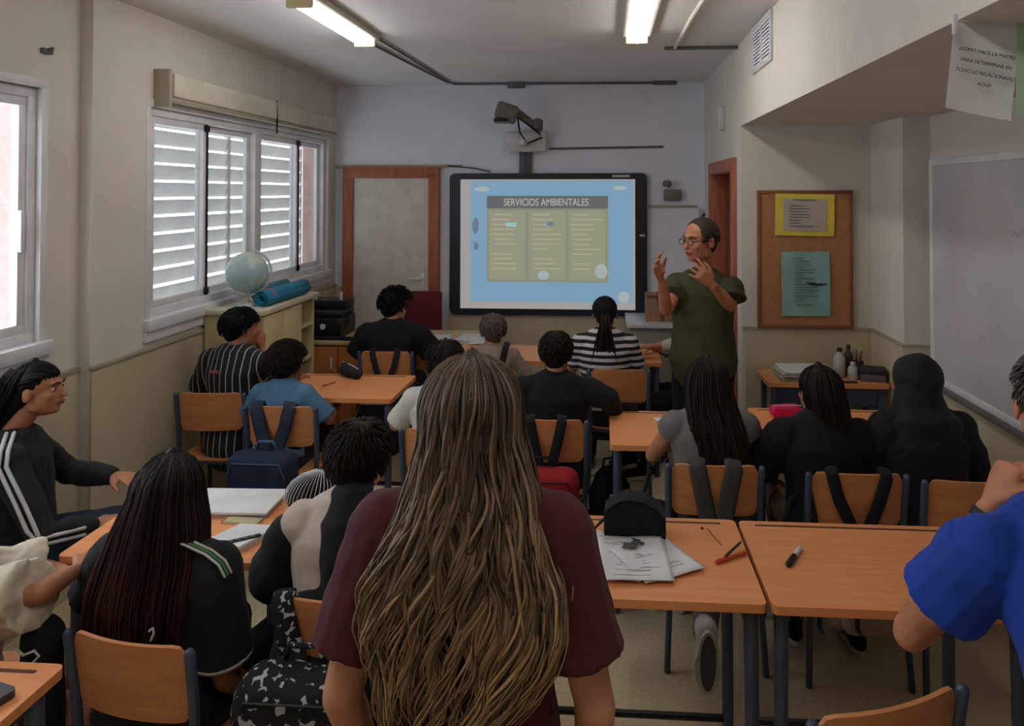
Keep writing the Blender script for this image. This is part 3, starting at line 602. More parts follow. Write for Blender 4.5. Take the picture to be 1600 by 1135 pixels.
for (x, z, rx, rz_) in ((sx0+.135, .16, .028, .07), (sx0+.14, -.02, .022, .035), (pw0+.56, pz1-.245, .03, .018)): part('slide_shape', MB().prism([(x+rx*math.cos(a), z+rz_*math.sin(a)) for a in [i*math.pi/10 for i in range(20)]], .0445, .0455, Matrix.Rotation(R(90), 4, 'X')), emis('slide_greyblue', (118, 142, 166), SL), t)
text('slide_title_text', 'SERVICIOS AMBIENTALES', .088, emis('slide_letters', (214, 218, 214), SL), Matrix.Translation(((pw0+pw1)/2-.01, -.046, pz1-.058)) @ Matrix.Rotation(R(90), 4, 'X') @ Matrix.Diagonal((.76, 1, 1, 1)), t)
part('board_badge', MB().rbox(Wd/2-.065, Wd/2-.018, -.038, -.034, .07, .088, .001), M_white_metal, t); part('board_button', MB().rbox(Wd/2-.30, Wd/2-.15, -.0385, -.034, Hd/2-.036, Hd/2-.018, .001), M_white_metal, t)
# projector on its arm
t = thing('projector', 'grey short-throw projector on a bracket above the board', 'projector', (-.70, FY, 2.25)); M_pg = mat('projector_grey', (112, 108, 104), .5)
part('mount_post', MB().rbox(-.055, .05, -.05, 0, -.215, .02, .006).rbox(-.012, -.002, -.058, -.05, -.215, .02, .002), mat('post_grey', (92, 92, 96), .5), t)
part('mount_plate', MB().rbox(-.165, .19, -.13, -.05, -.02, .155, .012).rbox(-.02, .03, -.42, -.1, .02, .07, .006), M_white_metal, t)
X = Matrix.Translation((-.12, -.45, .29)) @ Matrix.Rotation(R(8), 4, 'Z')
o = part('projector_body', MB().rbox(-.085, .10, -.10, .12, -.07, .07, .03, 3).move(X @ Matrix.Rotation(R(18), 4, 'Y')), M_pg, t)
part('lens_cover', MB().rbox(-.10, .02, -.115, .10, -.085, -.06, .01).move(X), mat('lens_black', (14, 14, 14), .3), t)
part('projector_tail', MB().tube([(-.06, -.36, .31), (.04, -.30, .24), (.14, -.24, .17)], [.07, .06, .045], [.04, .035, .03], side=(0, 1, 0), n=14), M_pg, t)
part('projector_knob', MB().lathe([(.04, -.03), (.045, 0), (.045, .04), (.02, .055)], (.13, -.28, .20), 14), mat('knob_grey', (90, 86, 88), .5), t)
part('projector_cable', MB().tube([(-.04, -.30, .26), (-.03, -.22, .14), (.03, -.16, .05), (.12, -.15, .09), (.15, -.14, .10)], .008, n=6).tube([(-.05, -.38, .27), (.05, -.33, .20), (.15, -.27, .12)], .009, n=6), M_black_metal, t)
# cork board and its sheets
t = thing('cork_board', 'brown cork pin board on the alcove end wall', 'pin board', (1.262, YA-.018, 1.455)); M_cork = mat('cork', (182, 130, 90), .9, scale=60, col2=(170, 118, 78), bump=.1)
part('cork_panel', MB().box(-.275, .275, -.008, .016, -.42, .42), M_cork, t); m = MB()
m.rbox(-.295, .295, -.016, .016, .415, .435, .003).rbox(-.295, .295, -.016, .016, -.435, -.415, .003).rbox(-.295, -.275, -.016, .016, -.435, .435, .003).rbox(.275, .295, -.016, .016, -.435, .435, .003); part('board_edge', m, mat('cork_edge', (140, 92, 56), .6), t)
def wallsheet(name, label, p, w, h, m_, rot=0, inner=None, lines_=None):
    t = thing(name, label, 'poster', p, rot=(0, R(rot), 0))
    part('sheet', MB().sheet(lambda u, v: ((u-.5)*w, -.002-.006*math.sin(math.pi*v)*u, (v-.5)*h), 6, 6, .001), m_, t)
    if inner: part('printed_area', MB().sheet(lambda u, v: ((u-.5)*w*.72, -.006-.006*math.sin(math.pi*(v*.76+.12))*u, (v-.5)*h*.76), 6, 6, .0008), inner, t)
    if lines_:
        m = MB()
        for (x, z, l, q) in lines_: m.box((x-.5)*w, (x-.5+l)*w, -.0125, -.0095, (z-.5)*h-q, (z-.5)*h+q)
        part('writing', m, M_ink, t)
    return t
random.seed(3)
wallsheet('notice', 'yellow-bordered notice sheet at the top of the cork board', (1.257, YA-.036, 1.735), .365, .265, mat('yellow_card', (240, 214, 84), .8), 1, mat('greyish_print', (196, 184, 174), .85), [(.3, .86, .4, .0015)]+[(.24, .72-i*.07, random.uniform(.2, .45), .0012) for i in range(8)])
wallsheet('notice', 'teal typed sheet on the lower part of the cork board', (1.262, YA-.036, 1.30), .298, .405, mat('teal_paper', (146, 190, 182), .85), -.5, None, [(.2+random.uniform(0, .1), .9-i*.045, random.uniform(.15, .5), .0012) for i in range(17)]+[(.55, .50, .36, .004), (.62, .485, .2, .004), (.5, .52, .2, .003)])
wallsheet('notice', 'small pale sheet with a dark swirl on the front wall beside the brown door', (at(1101, 341, y=FY).x, FY-.012, at(1101, 341, y=FY).z), .11, .16, mat('pale_sheet', (190, 190, 188), .85), 2, None, [(.3, .7, .4, .012), (.25, .55, .15, .02), (.55, .45, .2, .015)])
# whiteboard on the right wall
t = thing('wall_whiteboard', 'large blank white writing board on the right alcove wall', 'whiteboard', (XW, 2.9, 1.45))
part('writing_surface', MB().box(-.02, 0, -1.32, 1.30, -.58, .58), mat('board_white', (204, 198, 204), .3, scale=2, col2=(190, 184, 190)), t)
m = MB(); m.rbox(-.03, 0, -1.36, 1.34, .575, .61, .004).rbox(-.03, 0, 1.30, 1.34, -.61, .61, .004).rbox(-.03, 0, -1.36, -1.32, -.61, .61, .004).rbox(-.03, 0, -1.36, 1.34, -.61, -.575, .004); part('board_trim', m, M_alu, t)
part('pen_ledge', MB().rbox(-.055, -.02, -1.3, 1.25, -.635, -.61, .004), M_cable, t)
random.seed(5); m = MB()
for i in range(9):
    y, z = random.uniform(.2, 1.1), random.uniform(-.35, .3); m.tube([(-.0212, y+j*.02, z+random.uniform(-.02, .02)) for j in range(4)], .0012, n=4)
part('faint_writing', m, mat('faint_ink', (172, 166, 174), .6), t)
# hanging sheets on the string below the beam
t = thing('hanging_sign', 'white typed sign hanging from the beam at top right', 'sign', at(1541, 34, y=1.86), rot=(0, R(3), R(-4)))
w_, h_ = .152, .21; bend_ = lambda x: .012*math.cos(x*18)
part('sheet', MB().sheet(lambda u, v: ((u-.5)*w_+.004*v, bend_((u-.5)*w_)+.02*(1-v), -h_+v*h_-.028*(1-v)*u), 10, 8, .0006), M_paper, t)
for i, s_ in enumerate(('¿CÓMO HACE LA MADRE', 'PARA DETERMINAR EN', 'TODO LO RELACIONADO', 'AQUÍ?')):
    text('writing', s_, (.0125), M_ink, Matrix.Translation((.003, -.006+.003*i, -.078-.0255*i)) @ Matrix.Diagonal((.92, 1, 1, 1)) @ Matrix.Rotation(R(9), 4, 'Y') @ Matrix.Rotation(R(90), 4, 'X'), t, ext=.0006)
t = thing('hanging_sign', 'pale green sheet hanging at the right edge beside the white sign', 'sign', at(1640, 36, y=1.84), rot=(0, R(1), 0))
part('sheet', MB().sheet(lambda u, v: ((u-.5)*w_, 0, -.225+v*.225), 6, 6, .0006), mat('green_paper', (168, 206, 170), .8), t)
p = at(1490, 32, y=1.84); m = MB().tube([p, at(1541, 33, y=1.84)+V((0, .01, 0)), at(1600, 38, y=1.84), (1.5, 1.84, p.z-.0)], .0015, n=5).rbox(p.x-.004, p.x+.006, 1.83, 1.84, p.z-.035, p.z+.012, .002)
single('string', m, M_white_metal, 'white string and clip holding the paper signs below the beam', 'string')
# ================================================================ FURNITURE
def bentpanel(mb, w, h, t, bend, rc, z0, y0, slope=0, nu=18, nv=6, horiz=False):
    def f(u, v):
        x = (u-.5)*w; e = max(0, abs(x)-(w/2-rc)); cut = rc-math.sqrt(max(0, rc*rc-e*e)); hh = h/2-cut
        z = (v-.5)*2*hh; return (x, y0-bend*(1-(2*x/w)**2)+slope*z, z0+z) if not horiz else (x, y0+z, z0-bend*(1-(2*x/w)**2)+slope*z)
    return mb.sheet(f, nu, nv, t)
def make_chair(label, s=1.):
    t = thing('student_chair', label, 'chair', group='plywood classroom chairs')
    part('seat', bentpanel(MB(), .37, .36, -.010, .010, .06, .44, .0, horiz=True), M_ply, t)
    part('backrest', bentpanel(MB(), .345, .205, .010, .026, .035, .705, -.202, slope=-.14), M_ply, t)
    for sx in (-1, 1):
        part('leg', MB().tube([(sx*.19, -.235, .006), (sx*.178, -.205, .25), (sx*.173, -.18, .42)], .0125, n=10), M_blue_metal, t)
        part('leg', MB().tube([(sx*.19, .20, .006), (sx*.175, .165, .25), (sx*.170, .145, .42)], .0125, n=10), M_blue_metal, t)
        part('back_post', MB().tube([(sx*.173, -.18, .42), (sx*.176, -.188, .52), (sx*.180, -.198, .66), (sx*.182, -.218, .795)], [.013, .013, .0135, .0135], n=10), M_blue_metal, t)
    part('seat_frame', MB().tube([(-.172, -.18, .42), (-.17, .145, .42)], .0115, n=8).tube([(.172, -.18, .42), (.17, .145, .42)], .0115, n=8).tube([(-.17, .13, .418), (.17, .13, .418)], .0115, n=8).tube([(-.17, -.16, .418), (.17, -.16, .418)], .0115, n=8), M_blue_metal, t)
    return t
chair0 = None
def chair(px, d, rz, label, s=1., x=None, rx=0):
    global chair0
    X = x if x is not None else at(px, 700, y=d-.2).x
    lb = label
    if chair0 is None: chair0 = make_chair(lb); c = chair0
    else: c = copytree(chair0); c['label'] = lb
    c.location = (X, d, 0); c.rotation_euler = (0, 0, R(rz)); c.scale = (s, s, s); return c
def make_desk():
    t = thing('student_desk', '', 'desk', group='beech classroom desks'); w, d = .70, .52
    part('tabletop', MB().prism(rrect(w, d, .02), .736, .76), M_beech, t)
    part('pencil_groove', MB().prism(rrect(w-.10, .012, .005, cy=d/2-.032), .7598, .7606), M_groove, t)
    m = MB().rbox(-w/2+.05, w/2-.05, -d/2+.15, -d/2+.17, .70, .736, .004).rbox(-w/2+.05, w/2-.05, d/2-.07, d/2-.05, .69, .736, .004).rbox(-w/2+.04, -w/2+.06, -d/2+.05, d/2-.05, .69, .736, .004).rbox(w/2-.06, w/2-.04, -d/2+.05, d/2-.05, .69, .736, .004); part('apron', m, M_blue_metal, t)
    for sx in (-1, 1):
        for sy in (-1, 1): part('leg', MB().tube([(sx*(w/2-.035), sy*(d/2-.055), .72), (sx*(w/2-.03), sy*(d/2-.045), .02)], [.021, .018], n=12), M_blue_metal, t)
    [part('bag_hook', MB().tube([(x_, -d/2+.02, .735), (x_, -d/2+.02, .70), (x_, -d/2-.0, .695)], .007, n=6), M_black_metal, t) for x_ in (-.22, -.12)]
    part('footrest', MB().tube([(-w/2+.03, d/2-.045, .12), (w/2-.03, d/2-.045, .12)], .012, n=8), M_black_metal, t)
    return t
desk0 = None
def desk(x, y, rz, label, s=1.):
    global desk0
    if desk0 is None: desk0 = make_desk(); c = desk0
    else: c = copytree(desk0)
    c['label'] = label; c.location = (x, y, 0); c.rotation_euler = (0, 0, R(rz)); return c
desk(.80, 2.305, 0, 'back-row desk at the right with a marker pen on it')
desk(.088, 2.31, 0, 'back-row desk under the papers and the black pencil case')
desk(-.625, 2.46, 0, 'back-row desk mostly hidden behind the standing long-haired woman')
desk(-1.335, 2.43, 0, 'back-row desk on the left carrying folders and a notebook')
desk(-1.625, 1.42, 0, 'desk corner with a dark laptop at the bottom left')
desk(-1.50, 4.18, 0, 'desk with the dark pencil case behind the two boys on the left')
desk(.37, 3.545, 0, 'middle-row desk between the boy in black and the girl in grey')
desk(1.08, 3.64, 0, 'middle-row desk with the pink case, in front of the two girls in black')
desk(-.50, 4.15, 0, 'middle-row desk behind the standing woman, in front of the boy in black')
desk(.02, 5.13, 0, 'front-row desk before the girl in the striped top')
desk(-.69, 5.13, 0, 'front-row desk in front of the grey-haired pupil')
# desk in the alcove
t = thing('side_table', 'wooden table against the cork board wall holding papers and bottles', 'table', (1.30, 4.60, 0))
part('tabletop', MB().prism(rrect(.70, .34, .02, cy=-.02), .736, .76), M_beech, t)
for sx in (-1, 1):
    for sy in (-1, 1): part('leg', MB().rbox(sx*.31-.015, sx*.31+.015, sy*.13-.035, sy*.13-.005, 0, .736, .004), M_blue_metal, t)
part('apron', MB().rbox(-.32, .32, -.15, -.13, .62, .736, .003), M_blue_metal, t)
# teacher's desk with cupboard
t = thing('teacher_desk', "long orange wooden teacher's desk with cupboard doors along the front wall", 'desk', (-1.55, 5.62, 0))
part('desktop', MB().rbox(-.85, .72, -.23, .28, .735, .762, .004), mat('pale_desktop', (206, 178, 134), .5, col2=(196, 166, 122)), t); M_or = mat('orange_cupboard', (190, 122, 66), .5, col2=(176, 108, 56), scale=4, stretch=(8, 8, 1))
part('carcass', MB().rbox(-.83, .70, -.20, .26, .02, .735, .004), M_or, t)
for i in range(4):
    o = part('cupboard_door', MB().rbox(-.82+i*.38, -.45+i*.38, -.222, -.20, .05, .72, .004), M_or, t); part('handle', MB().rbox(-.50+i*.38, -.485+i*.38, -.235, -.222, .56, .64, .003), M_alu, o)
# cream cabinet under the window
t = thing('low_cabinet', 'cream wooden cabinet with an open shelf end under the wide window', 'cabinet', (-2.225, 4.69, 0)); M_cream = mat('cream_laminate', (208, 194, 148), .5, col2=(200, 184, 138))
part('cabinet_top', MB().rbox(-.19, .20, -.42, .42, 1.14, 1.17, .004), mat('cabinet_top', (214, 204, 178), .5), t)
m = MB().box(-.18, .17, -.40, -.38, .0, 1.14).box(-.18, .17, .38, .40, 0, 1.14).box(-.18, -.16, -.4, .4, 0, 1.14).box(-.18, .17, -.4, .4, 0, .06).box(-.18, .17, .14, .155, 0, 1.14).box(-.18, .17, .14, .40, .72, .74).box(-.18, .17, .14, .40, .95, .965); part('carcass', m, M_cream, t)
part('cabinet_door', MB().rbox(.17, .19, -.40, -.14, .06, 1.13, .003), M_cream, t); part('cabinet_door', MB().rbox(.17, .19, -.135, .14, .06, 1.13, .003), M_cream, t)
random.seed(2)
for i, (c, nm) in enumerate((((90, 84, 110), 'folded grey-violet cloth'), ((150, 120, 96), 'brown paper bundle'))):
    m = MB().ell((-2.14, 4.90+i*.07, .735+.05+i*.0), (.06, .05, .05)); g = blob(m, .01, 1, .02, name='cloth_bundle'); o = link('cloth_bundle', g, mat(nm.replace(' ', '_'), c, .9), None, True); tag(o, nm+' on the open shelf of the cream cabinet', 'cloth')
# globe
t = thing('globe', 'pale desk globe with a white meridian ring on the cream cabinet', 'globe', (-2.235, 4.47, 1.17))
part('globe_base', MB().lathe([(.075, 0), (.075, .01), (.03, .02), (.012, .035), (.012, .06)], n=24), M_white_metal, t, True)
def globemat():
    m = mat('globe_map', (196, 204, 196), .35, scale=7, col2=(160, 186, 190), detail=5); r = [n for n in m.node_tree.nodes if n.type == 'VALTORGB'][0]; r.color_ramp.elements[0].position = .47; r.color_ramp.elements[1].position = .53; return m
part('globe_ball', MB().ell((0, 0, .205), (.128, .128, .128), None, 32, 20), globemat(), t, True)
Q = Matrix.Rotation(R(35), 3, 'Z') @ Matrix.Rotation(R(23), 3, 'Y')
part('meridian_ring', MB().tube([V((0, 0, .205))+Q @ V((.142*math.sin(a), 0, .142*math.cos(a))) for a in [R(-10+i*10) for i in range(21)]], .004, .009, n=6), M_white_metal, t)
# rolled mats
def roll(label, p0, p1, r, mname, col, cc, g):
    t = thing('rolled_mat', label, 'mat', p0, group=g); p0, p1 = V(p0), V(p1); d = p1-p0; q = d.normalized(); s = q.cross(V((0, 0, 1))).normalized(); u = s.cross(q); m = MB(); N = 46
    rad = [r*(.35+.65*i/N) for i in range(N+1)]
    f = lambda U, v: (d*v+s*(r*(.3+.7*U))*math.cos(U*19)+u*(r*(.3+.7*U))*math.sin(U*19))
    m.sheet(lambda U, v: f(U, v), 60, 3, .004); part('mat_sheet', m, mat(mname, col, .8, bump=.1, bscale=200), t, True)
    m = MB().tube([d*.14, d*.16], [r*1.03, r*1.03], n=18, cap=False); part('elastic_band', m, mat('band_pink', cc, .8), t)
roll('blue rolled exercise mat lying on the cabinet, the nearer bright one', (-2.11, 4.40, 1.224), (-2.10, 5.02, 1.224), .052, 'mat_blue', (40, 128, 160), (180, 110, 130), 'rolled mats on the cabinet')
roll('darker teal rolled mat behind the bright blue one, next to the globe', (-2.26, 4.66, 1.221), (-2.25, 5.06, 1.221), .050, 'mat_teal', (58, 120, 132), (90, 90, 110), 'rolled mats on the cabinet')
# computer equipment beside the door
t = thing('printer', 'black printer stack on the end of the teacher desk by the door', 'printer', (-2.17, 5.66, .762))
part('printer_body', MB().rbox(-.16, .16, -.16, .18, 0, .15, .015), mat('black_plastic', (24, 24, 27), .35), t); part('scanner_lid', MB().rbox(-.15, .15, -.12, .18, .15, .20, .015), mat('black_plastic2', (32, 32, 34), .4), t)
m = MB().rbox(-.15, .15, -.02, .18, .20, .27, .01); part('document_feeder', m, mat('black_plastic', (24, 24, 27), .35), t)
m = MB().rbox(-.11, -.09, .0, .02, .26, .33, .004).rbox(.09, .11, .0, .02, .26, .33, .004); part('paper_guide', m, M_white_metal, t)
m = MB().lathe([(.022, 0), (.022, .004)], (0, 0, 0), 12); m.move(Matrix.Translation((.02, -.163, .09)) @ Matrix.Rotation(R(90), 4, 'X')); part('power_button', m, M_alu, t)
t = thing('paper_tray', 'flat black tray lying in front of the printer', 'tray', (-2.02, 5.50, .762)); part('tray_base', MB().rbox(-.24, .34, -.07, .0, 0, .012, .004), mat('black_plastic', (24, 24, 27), .35), t); part('tray_rim', MB().rbox(-.24, .34, -.075, -.065, 0, .03, .003), mat('black_plastic2', (32, 32, 34), .4), t)
t = thing('office_chair', 'burgundy upholstered chair back by the cream door', 'chair', (-1.60, 6.16, 0))
M_burg = mat('burgundy_fabric', (108, 34, 44), .9); part('backrest', MB().rbox(-.14, .19, .12, .17, .66, 1.02, .02), M_burg, t); part('seat', MB().rbox(-.18, .2, -.2, .14, .43, .49, .02), M_burg, t)
part('gas_column', MB().tube([(0, 0, .43), (0, 0, .10)], .025), M_black_metal, t); part('back_bar', MB().rbox(-.03, .03, .15, .18, .46, .70, .004), M_black_metal, t)
for i in range(5): a = i*2*math.pi/5; part('leg', MB().tube([(0, 0, .1), (.22*math.cos(a), .22*math.sin(a), .06), (.24*math.cos(a), .24*math.sin(a), .012)], .014), M_black_metal, t)
def papersheet(name, label, p, w, h, rz, m_=None, curl=.004, cat='paper', group=None, marks=0, seedv=1, t_=.0008, flat=0):
    t = thing(name, label, cat, p, R(rz), group); S = random.Random(seedv)
    a, b = S.uniform(0, 6), S.uniform(0, 6); f = lambda u, v: ((u-.5)*w, (v-.5)*h, .0012+t_+curl*(.5+.5*math.sin(u*5+a)*math.cos(v*4+b))*(1-flat)+curl*1.2*abs(u-.5)*abs(v-.5)*2)
    part('sheet', MB().sheet(f, 16, 12, t_), m_ or M_paper, t, True)
    if marks:
        m = MB()
        for i in range(marks):
            u0, v0, l = S.uniform(.08, .5), S.uniform(.08, .92), S.uniform(.1, .4)
            m.sheet(lambda u, v: V(f(u0+u*l, v0+v*.008))+V((0, 0, .0009)), 6, 1, .0003)
        part('printed_lines', m, mat('grey_print', (150, 148, 150), .8), t)
    return t, f
for i, (x, y, rz) in enumerate(((-1.28, 5.55, 5), (-1.02, 5.60, -8), (-.92, 5.50, 12))): papersheet('paper', ('white paper on the teacher desk behind the boy in the black t-shirt', 'white paper on the teacher desk, middle one of three', 'white paper at the right end of the teacher desk')[i], (x, y, .762), .21, .297, rz, group='papers on the teacher desk', seedv=i)
# counter with carton right of the board
t = thing('white_counter', 'white counter top on a dark base under the right end of the board', 'counter', (.47, 6.10, 0)); part('counter_top', MB().rbox(-.30, .30, -.22, .35, .80, .83, .004), M_white_metal, t); part('counter_base', MB().rbox(-.27, .27, -.18, .33, 0, .80, .004), mat('grey_cupboard', (150, 140, 130), .6), t)
t = thing('cardboard_carton', 'brown cardboard carton on the white counter beside the teacher', 'carton', (.46, 6.1, .83)); M_card = mat('cardboard', (160, 124, 98), .85, col2=(148, 112, 88), scale=12, stretch=(6, 6, 1))
part('carton_box', MB().rbox(-.13, .13, -.09, .1, 0, .215, .004), M_card, t); part('carton_tape', MB().box(-.015, .015, -.0915, .1015, .0, .2165), mat('tape_brown', (112, 80, 60), .4), t); part('carton_flap', MB().box(-.13, .13, -.12, -.088, .212, .218), M_card, t)
# things on the alcove table
for i in range(5): t, _ = papersheet('paper_stack', ('bottom folder', 'second folder', 'third folder', 'fourth folder', 'top white sheet')[i]+' of the paper pile on the alcove table', (1.19+.004*i, 4.57-.003*i, .76+.012*i), .31, .24, (2, -3, 4, -1, 3)[i], (mat('pile_green', (150, 166, 156), .8), mat('pile_grey', (172, 168, 162), .8), mat('pile_beige', (190, 176, 156), .8), M_paper, M_paper)[i], .001, 'paper', 'paper pile on the alcove table', seedv=i+9, t_=.010, flat=1)
def bottle(label, x, y, z, r, h, body, cap, g='bottles on the alcove table', k=1):
    t = thing('bottle', label, 'bottle', (x, y, z), group=g); part('bottle_body', MB().lathe([(r*.9, 0), (r, .008), (r, h*.62), (r*.8, h*.74), (r*.38, h*.84), (r*.38, h*.9)], n=18), body, t, True); part('bottle_cap', MB().lathe([(r*.45, h*.88), (r*.45, h), (r*.3, h+.004)], n=14), cap, t)
M_clr = mat('milky_plastic', (184, 180, 172), .35); M_brn = mat('brown_bottle', (78, 54, 46), .3); M_capd = mat('dark_cap', (60, 46, 46), .5)
bottle('milky plastic bottle next to the paper pile', 1.42, 4.60, .76, .035, .17, M_clr, M_capd); bottle('brown bottle behind the milky one on the alcove table', 1.485, 4.64, .76, .028, .18, M_brn, M_capd); bottle('short white pot in front of the bottles', 1.475, 4.53, .76, .030, .10, M_clr, M_white_metal)
t = thing('pencil_pot', 'dark open pot of pens beside the bottles', 'pot', (1.535, 4.62, .76)); part('pot', MB().lathe([(.03, 0), (.034, .09), (.031, .09), (.028, .01)], n=18), mat('pot_dark', (66, 60, 66), .5), t)
for i in range(4): part('pen', MB().tube([(.0, 0, .02), (.025*math.cos(i*1.6), .025*math.sin(i*1.6), .15)], .004, n=6), (M_brn, M_ink, M_cable, M_redwood)[i], t)
t = thing('black_box', 'dark flat stapled box at the wall end of the alcove table', 'box', (1.585, 4.52, .76), R(-14)); part('box_body', MB().rbox(-.07, .07, -.05, .05, 0, .045, .006), mat('box_grey', (96, 88, 92), .5), t); part('box_lid', MB().rbox(-.075, .075, -.055, .055, .045, .075, .008), mat('box_dark', (48, 44, 56), .5), t)
p = at(1275, 607, z=.76); m = MB().rbox(-.06, .05, -.010, .010, 0, .012, .003); o = single('ruler', m, M_brn, 'small brown stick lying near the front edge of the alcove table', 'stick'); o.location = (1.42, 4.44, .76)
# ---------------------------------------------------------------- small things on the desks
t = thing('pencil_case', 'large black domed pencil case standing on the papers', 'pencil case', (at(992, 835, z=.765).x, 2.445, .764), R(-3)); m = MB()
prof = [(-.1, 0), (.1, 0), (.1, .06), (.075, .095), (.03, .118), (-.02, .125), (-.06, .112), (-.098, .08)]
g = MB().prism([(x, z) for x, z in prof], -.045, .045, Matrix.Rotation(R(90), 4, 'X')); link('case_body', blob(g, .006, 3, .006, .05, name='case_body'), M_black_cloth, t, True)
part('zip', MB().tube([(x*.97, -.047, z*.97+.002) for x, z in prof[1:]], .003, n=5), M_black_metal, t); part('zip_pull', MB().tube([(-.10, -.03, .05), (-.125, -.045, .03), (-.135, -.06, .008)], [.006, .004, .003], n=6), M_black_metal, t)
for i, (px, py, rz, mk) in enumerate(((965, 870, -16, 24), (1018, 872, 28, 20), (990, 878, 4, 26))):
    p = at(px, py, z=.76); papersheet('paper', ('white printed sheet under the left side of the pencil case', 'white sheet turned out to the right below the pencil case', 'top white sheet with faint print in front of the pencil case')[i], (p.x, p.y, .76+.0022*i), .205, .27, rz, None, .004+.003*i, group='papers on the back-row desk', marks=mk, seedv=i+20)
p = at(990, 850, z=.78); t = thing('sketch', 'small dark drawn figure cut-out on the papers', 'drawing', (p.x, p.y, .7785), R(-25)); m = MB()
for (x, y, w, h) in ((0, 0, .022, .05), (-.02, -.01, .02, .012), (.018, .02, .018, .012), (-.005, .032, .03, .01), (-.018, -.028, .014, .02)): m.prism(rrect(w, h, .003, cx=x, cy=y), 0, .001)
part('cut_out', m, mat('sketch_grey', (84, 84, 84), .8), t)
def pen(label, p0, p1, r, m1, m2, frac=.3, name='pen'):
    t = thing(name, label, 'pen', p0); d = V(p1)-V(p0); part('barrel', MB().tube([d*frac, d*.95, d], [r, r, r*.5], n=10), m1, t); part('pen_cap', MB().tube([(0, 0, 0), d*(frac+.04)], [r*1.12, r*1.12], n=10), m2, t)
P_ = lambda x, y, z=.768: at(x, y, z=z)
M_orange = mat('orange_plastic', (206, 84, 44), .4)
pen('orange pen lying across the gap between the two back-row desks', P_(1120, 878), P_(1167, 863), .006, M_orange, M_orange)
pen('dark pencil crossing the orange pen', P_(1134, 869, .777), P_(1158, 847, .777), .004, M_ink, M_groove); pen('white marker with a black cap on the right back-row desk', P_(1232, 882), P_(1251, 856), .0085, M_white_metal, M_black_metal, .42, 'marker')
m = MB().tube([P_(1105, 826, .7615), P_(1118, 842, .7615), P_(1128, 853, .7615)], .0012, n=5); single('twig', m, M_brn, 'thin curved wire left of the orange pen', 'wire')
p = P_(1097, 827, .76); m = MB().lathe([(.005, 0), (.006, .003), (.003, .006)], p, 10); single('eraser_crumb', m, M_groove, 'tiny brown stub on the desk above the orange pen', 'stub')
# left desk
t = thing('binder', 'white open binder at the rear of the left back-row desk', 'binder', (-1.30, 2.56, .76), R(2)); part('cover', MB().rbox(-.135, .135, -.10, .10, 0, .014, .003), mat('binder_grey', (168, 164, 160), .6), t); part('pages', MB().rbox(-.165, .140, -.105, .098, .014, .022, .002), M_paper, t)
t = thing('notebook', 'pale notebook with a dark patterned pen on it', 'notebook', at(368, 846, z=.76), R(-2)); q = Matrix.Rotation(R(0), 4, 'Z')
part('cover', MB().prism([(-.095, -.075), (.055, -.075), (.11, .085), (-.03, .085)], 0, .016), mat('notebook_cover', (206, 206, 196), .6), t); part('pages', MB().prism([(-.09, -.072), (.052, -.072), (.105, .082), (-.028, .082)], .016, .019), M_paper, t)
o = at(368, 843, z=.785); t = thing('ruler', 'black and grey patterned ruler lying on the pale notebook', 'ruler', (o.x, o.y, .7795), R(35)); part('ruler_body', MB().rbox(-.075, .075, -.009, .009, 0, .004, .001), M_black_metal, t); m = MB(); [m.box(-.065+i*.022, -.053+i*.022, -.006, .006, .004, .0045) for i in range(6)]; part('ruler_pattern', m, M_cable, t)
t = thing('note_pad', 'small beige pad between the binder and the notebook', 'notepad', (-1.215, 2.435, .76), R(-4)); part('pad', MB().rbox(-.08, .05, -.02, .02, 0, .008, .002), mat('pad_beige', (190, 176, 140), .7), t); part('pad_binding', MB().rbox(-.08, -.07, -.02, .02, .008, .010, .001), M_redwood, t)
# striped pouch
p = at(482, 815, z=.76); t = thing('cloth_pouch', 'black pouch with thin white scribbled stripes beside the binder', 'pouch', (p.x, 2.50, .76)); g = MB().ell((0, 0, .07), (.09, .07, .07)).ell((.05, .02, .11), (.05, .05, .07))
link('pouch', blob(g, .007, 2, .02, .05, name='pouch'), M_black_cloth, t, True); m = MB()
for i in range(16):
    a = -1.2+i*.15; m.tube([(.100*math.sin(a)*math.sin(b)+.03*(1-b/1.6), -.078*math.cos(a)*math.sin(b), .07+.082*math.cos(b)+.012) for b in (.15, .6, 1.0, 1.4, 1.8)], .0016, n=4)
part('white_stripes', m, M_white_metal, t)
# laptop bottom left
t = thing('laptop', 'closed dark grey laptop on the desk corner at the bottom left', 'laptop', (-1.50, 1.50, .76), R(-16)); part('laptop_base', MB().prism(rrect(.34, .24, .012), .0, .010), mat('laptop_grey', (62, 62, 66), .4, .2), t); part('laptop_lid', MB().prism(rrect(.34, .24, .012), .0105, .018), mat('laptop_lid', (70, 70, 74), .4, .2), t)
# case on the left middle desk
p = at(545, 592, z=.76); t = thing('pencil_case', 'dark blue-black pencil case on the desk left of the standing woman', 'pencil case', (p.x, p.y+.03, .76), R(-32)); g = MB().tube([(-.07, 0, .032), (0, 0, .038), (.07, 0, .030)], [.03, .036, .028], n=14).ell((-.045, 0, .055), (.04, .03, .035)); link('case_body', blob(g, .006, 3, .012, .04, name='case_body'), mat('navy_cloth', (34, 34, 46), .8), t, True); part('zip', MB().tube([(-.07, 0, .085), (0, 0, .077), (.07, 0, .060)], .003, n=5), M_alu, t)
pen('pale pen lying left of the dark pencil case', P_(504, 603), P_(524, 597), .004, M_redwood, M_edge)
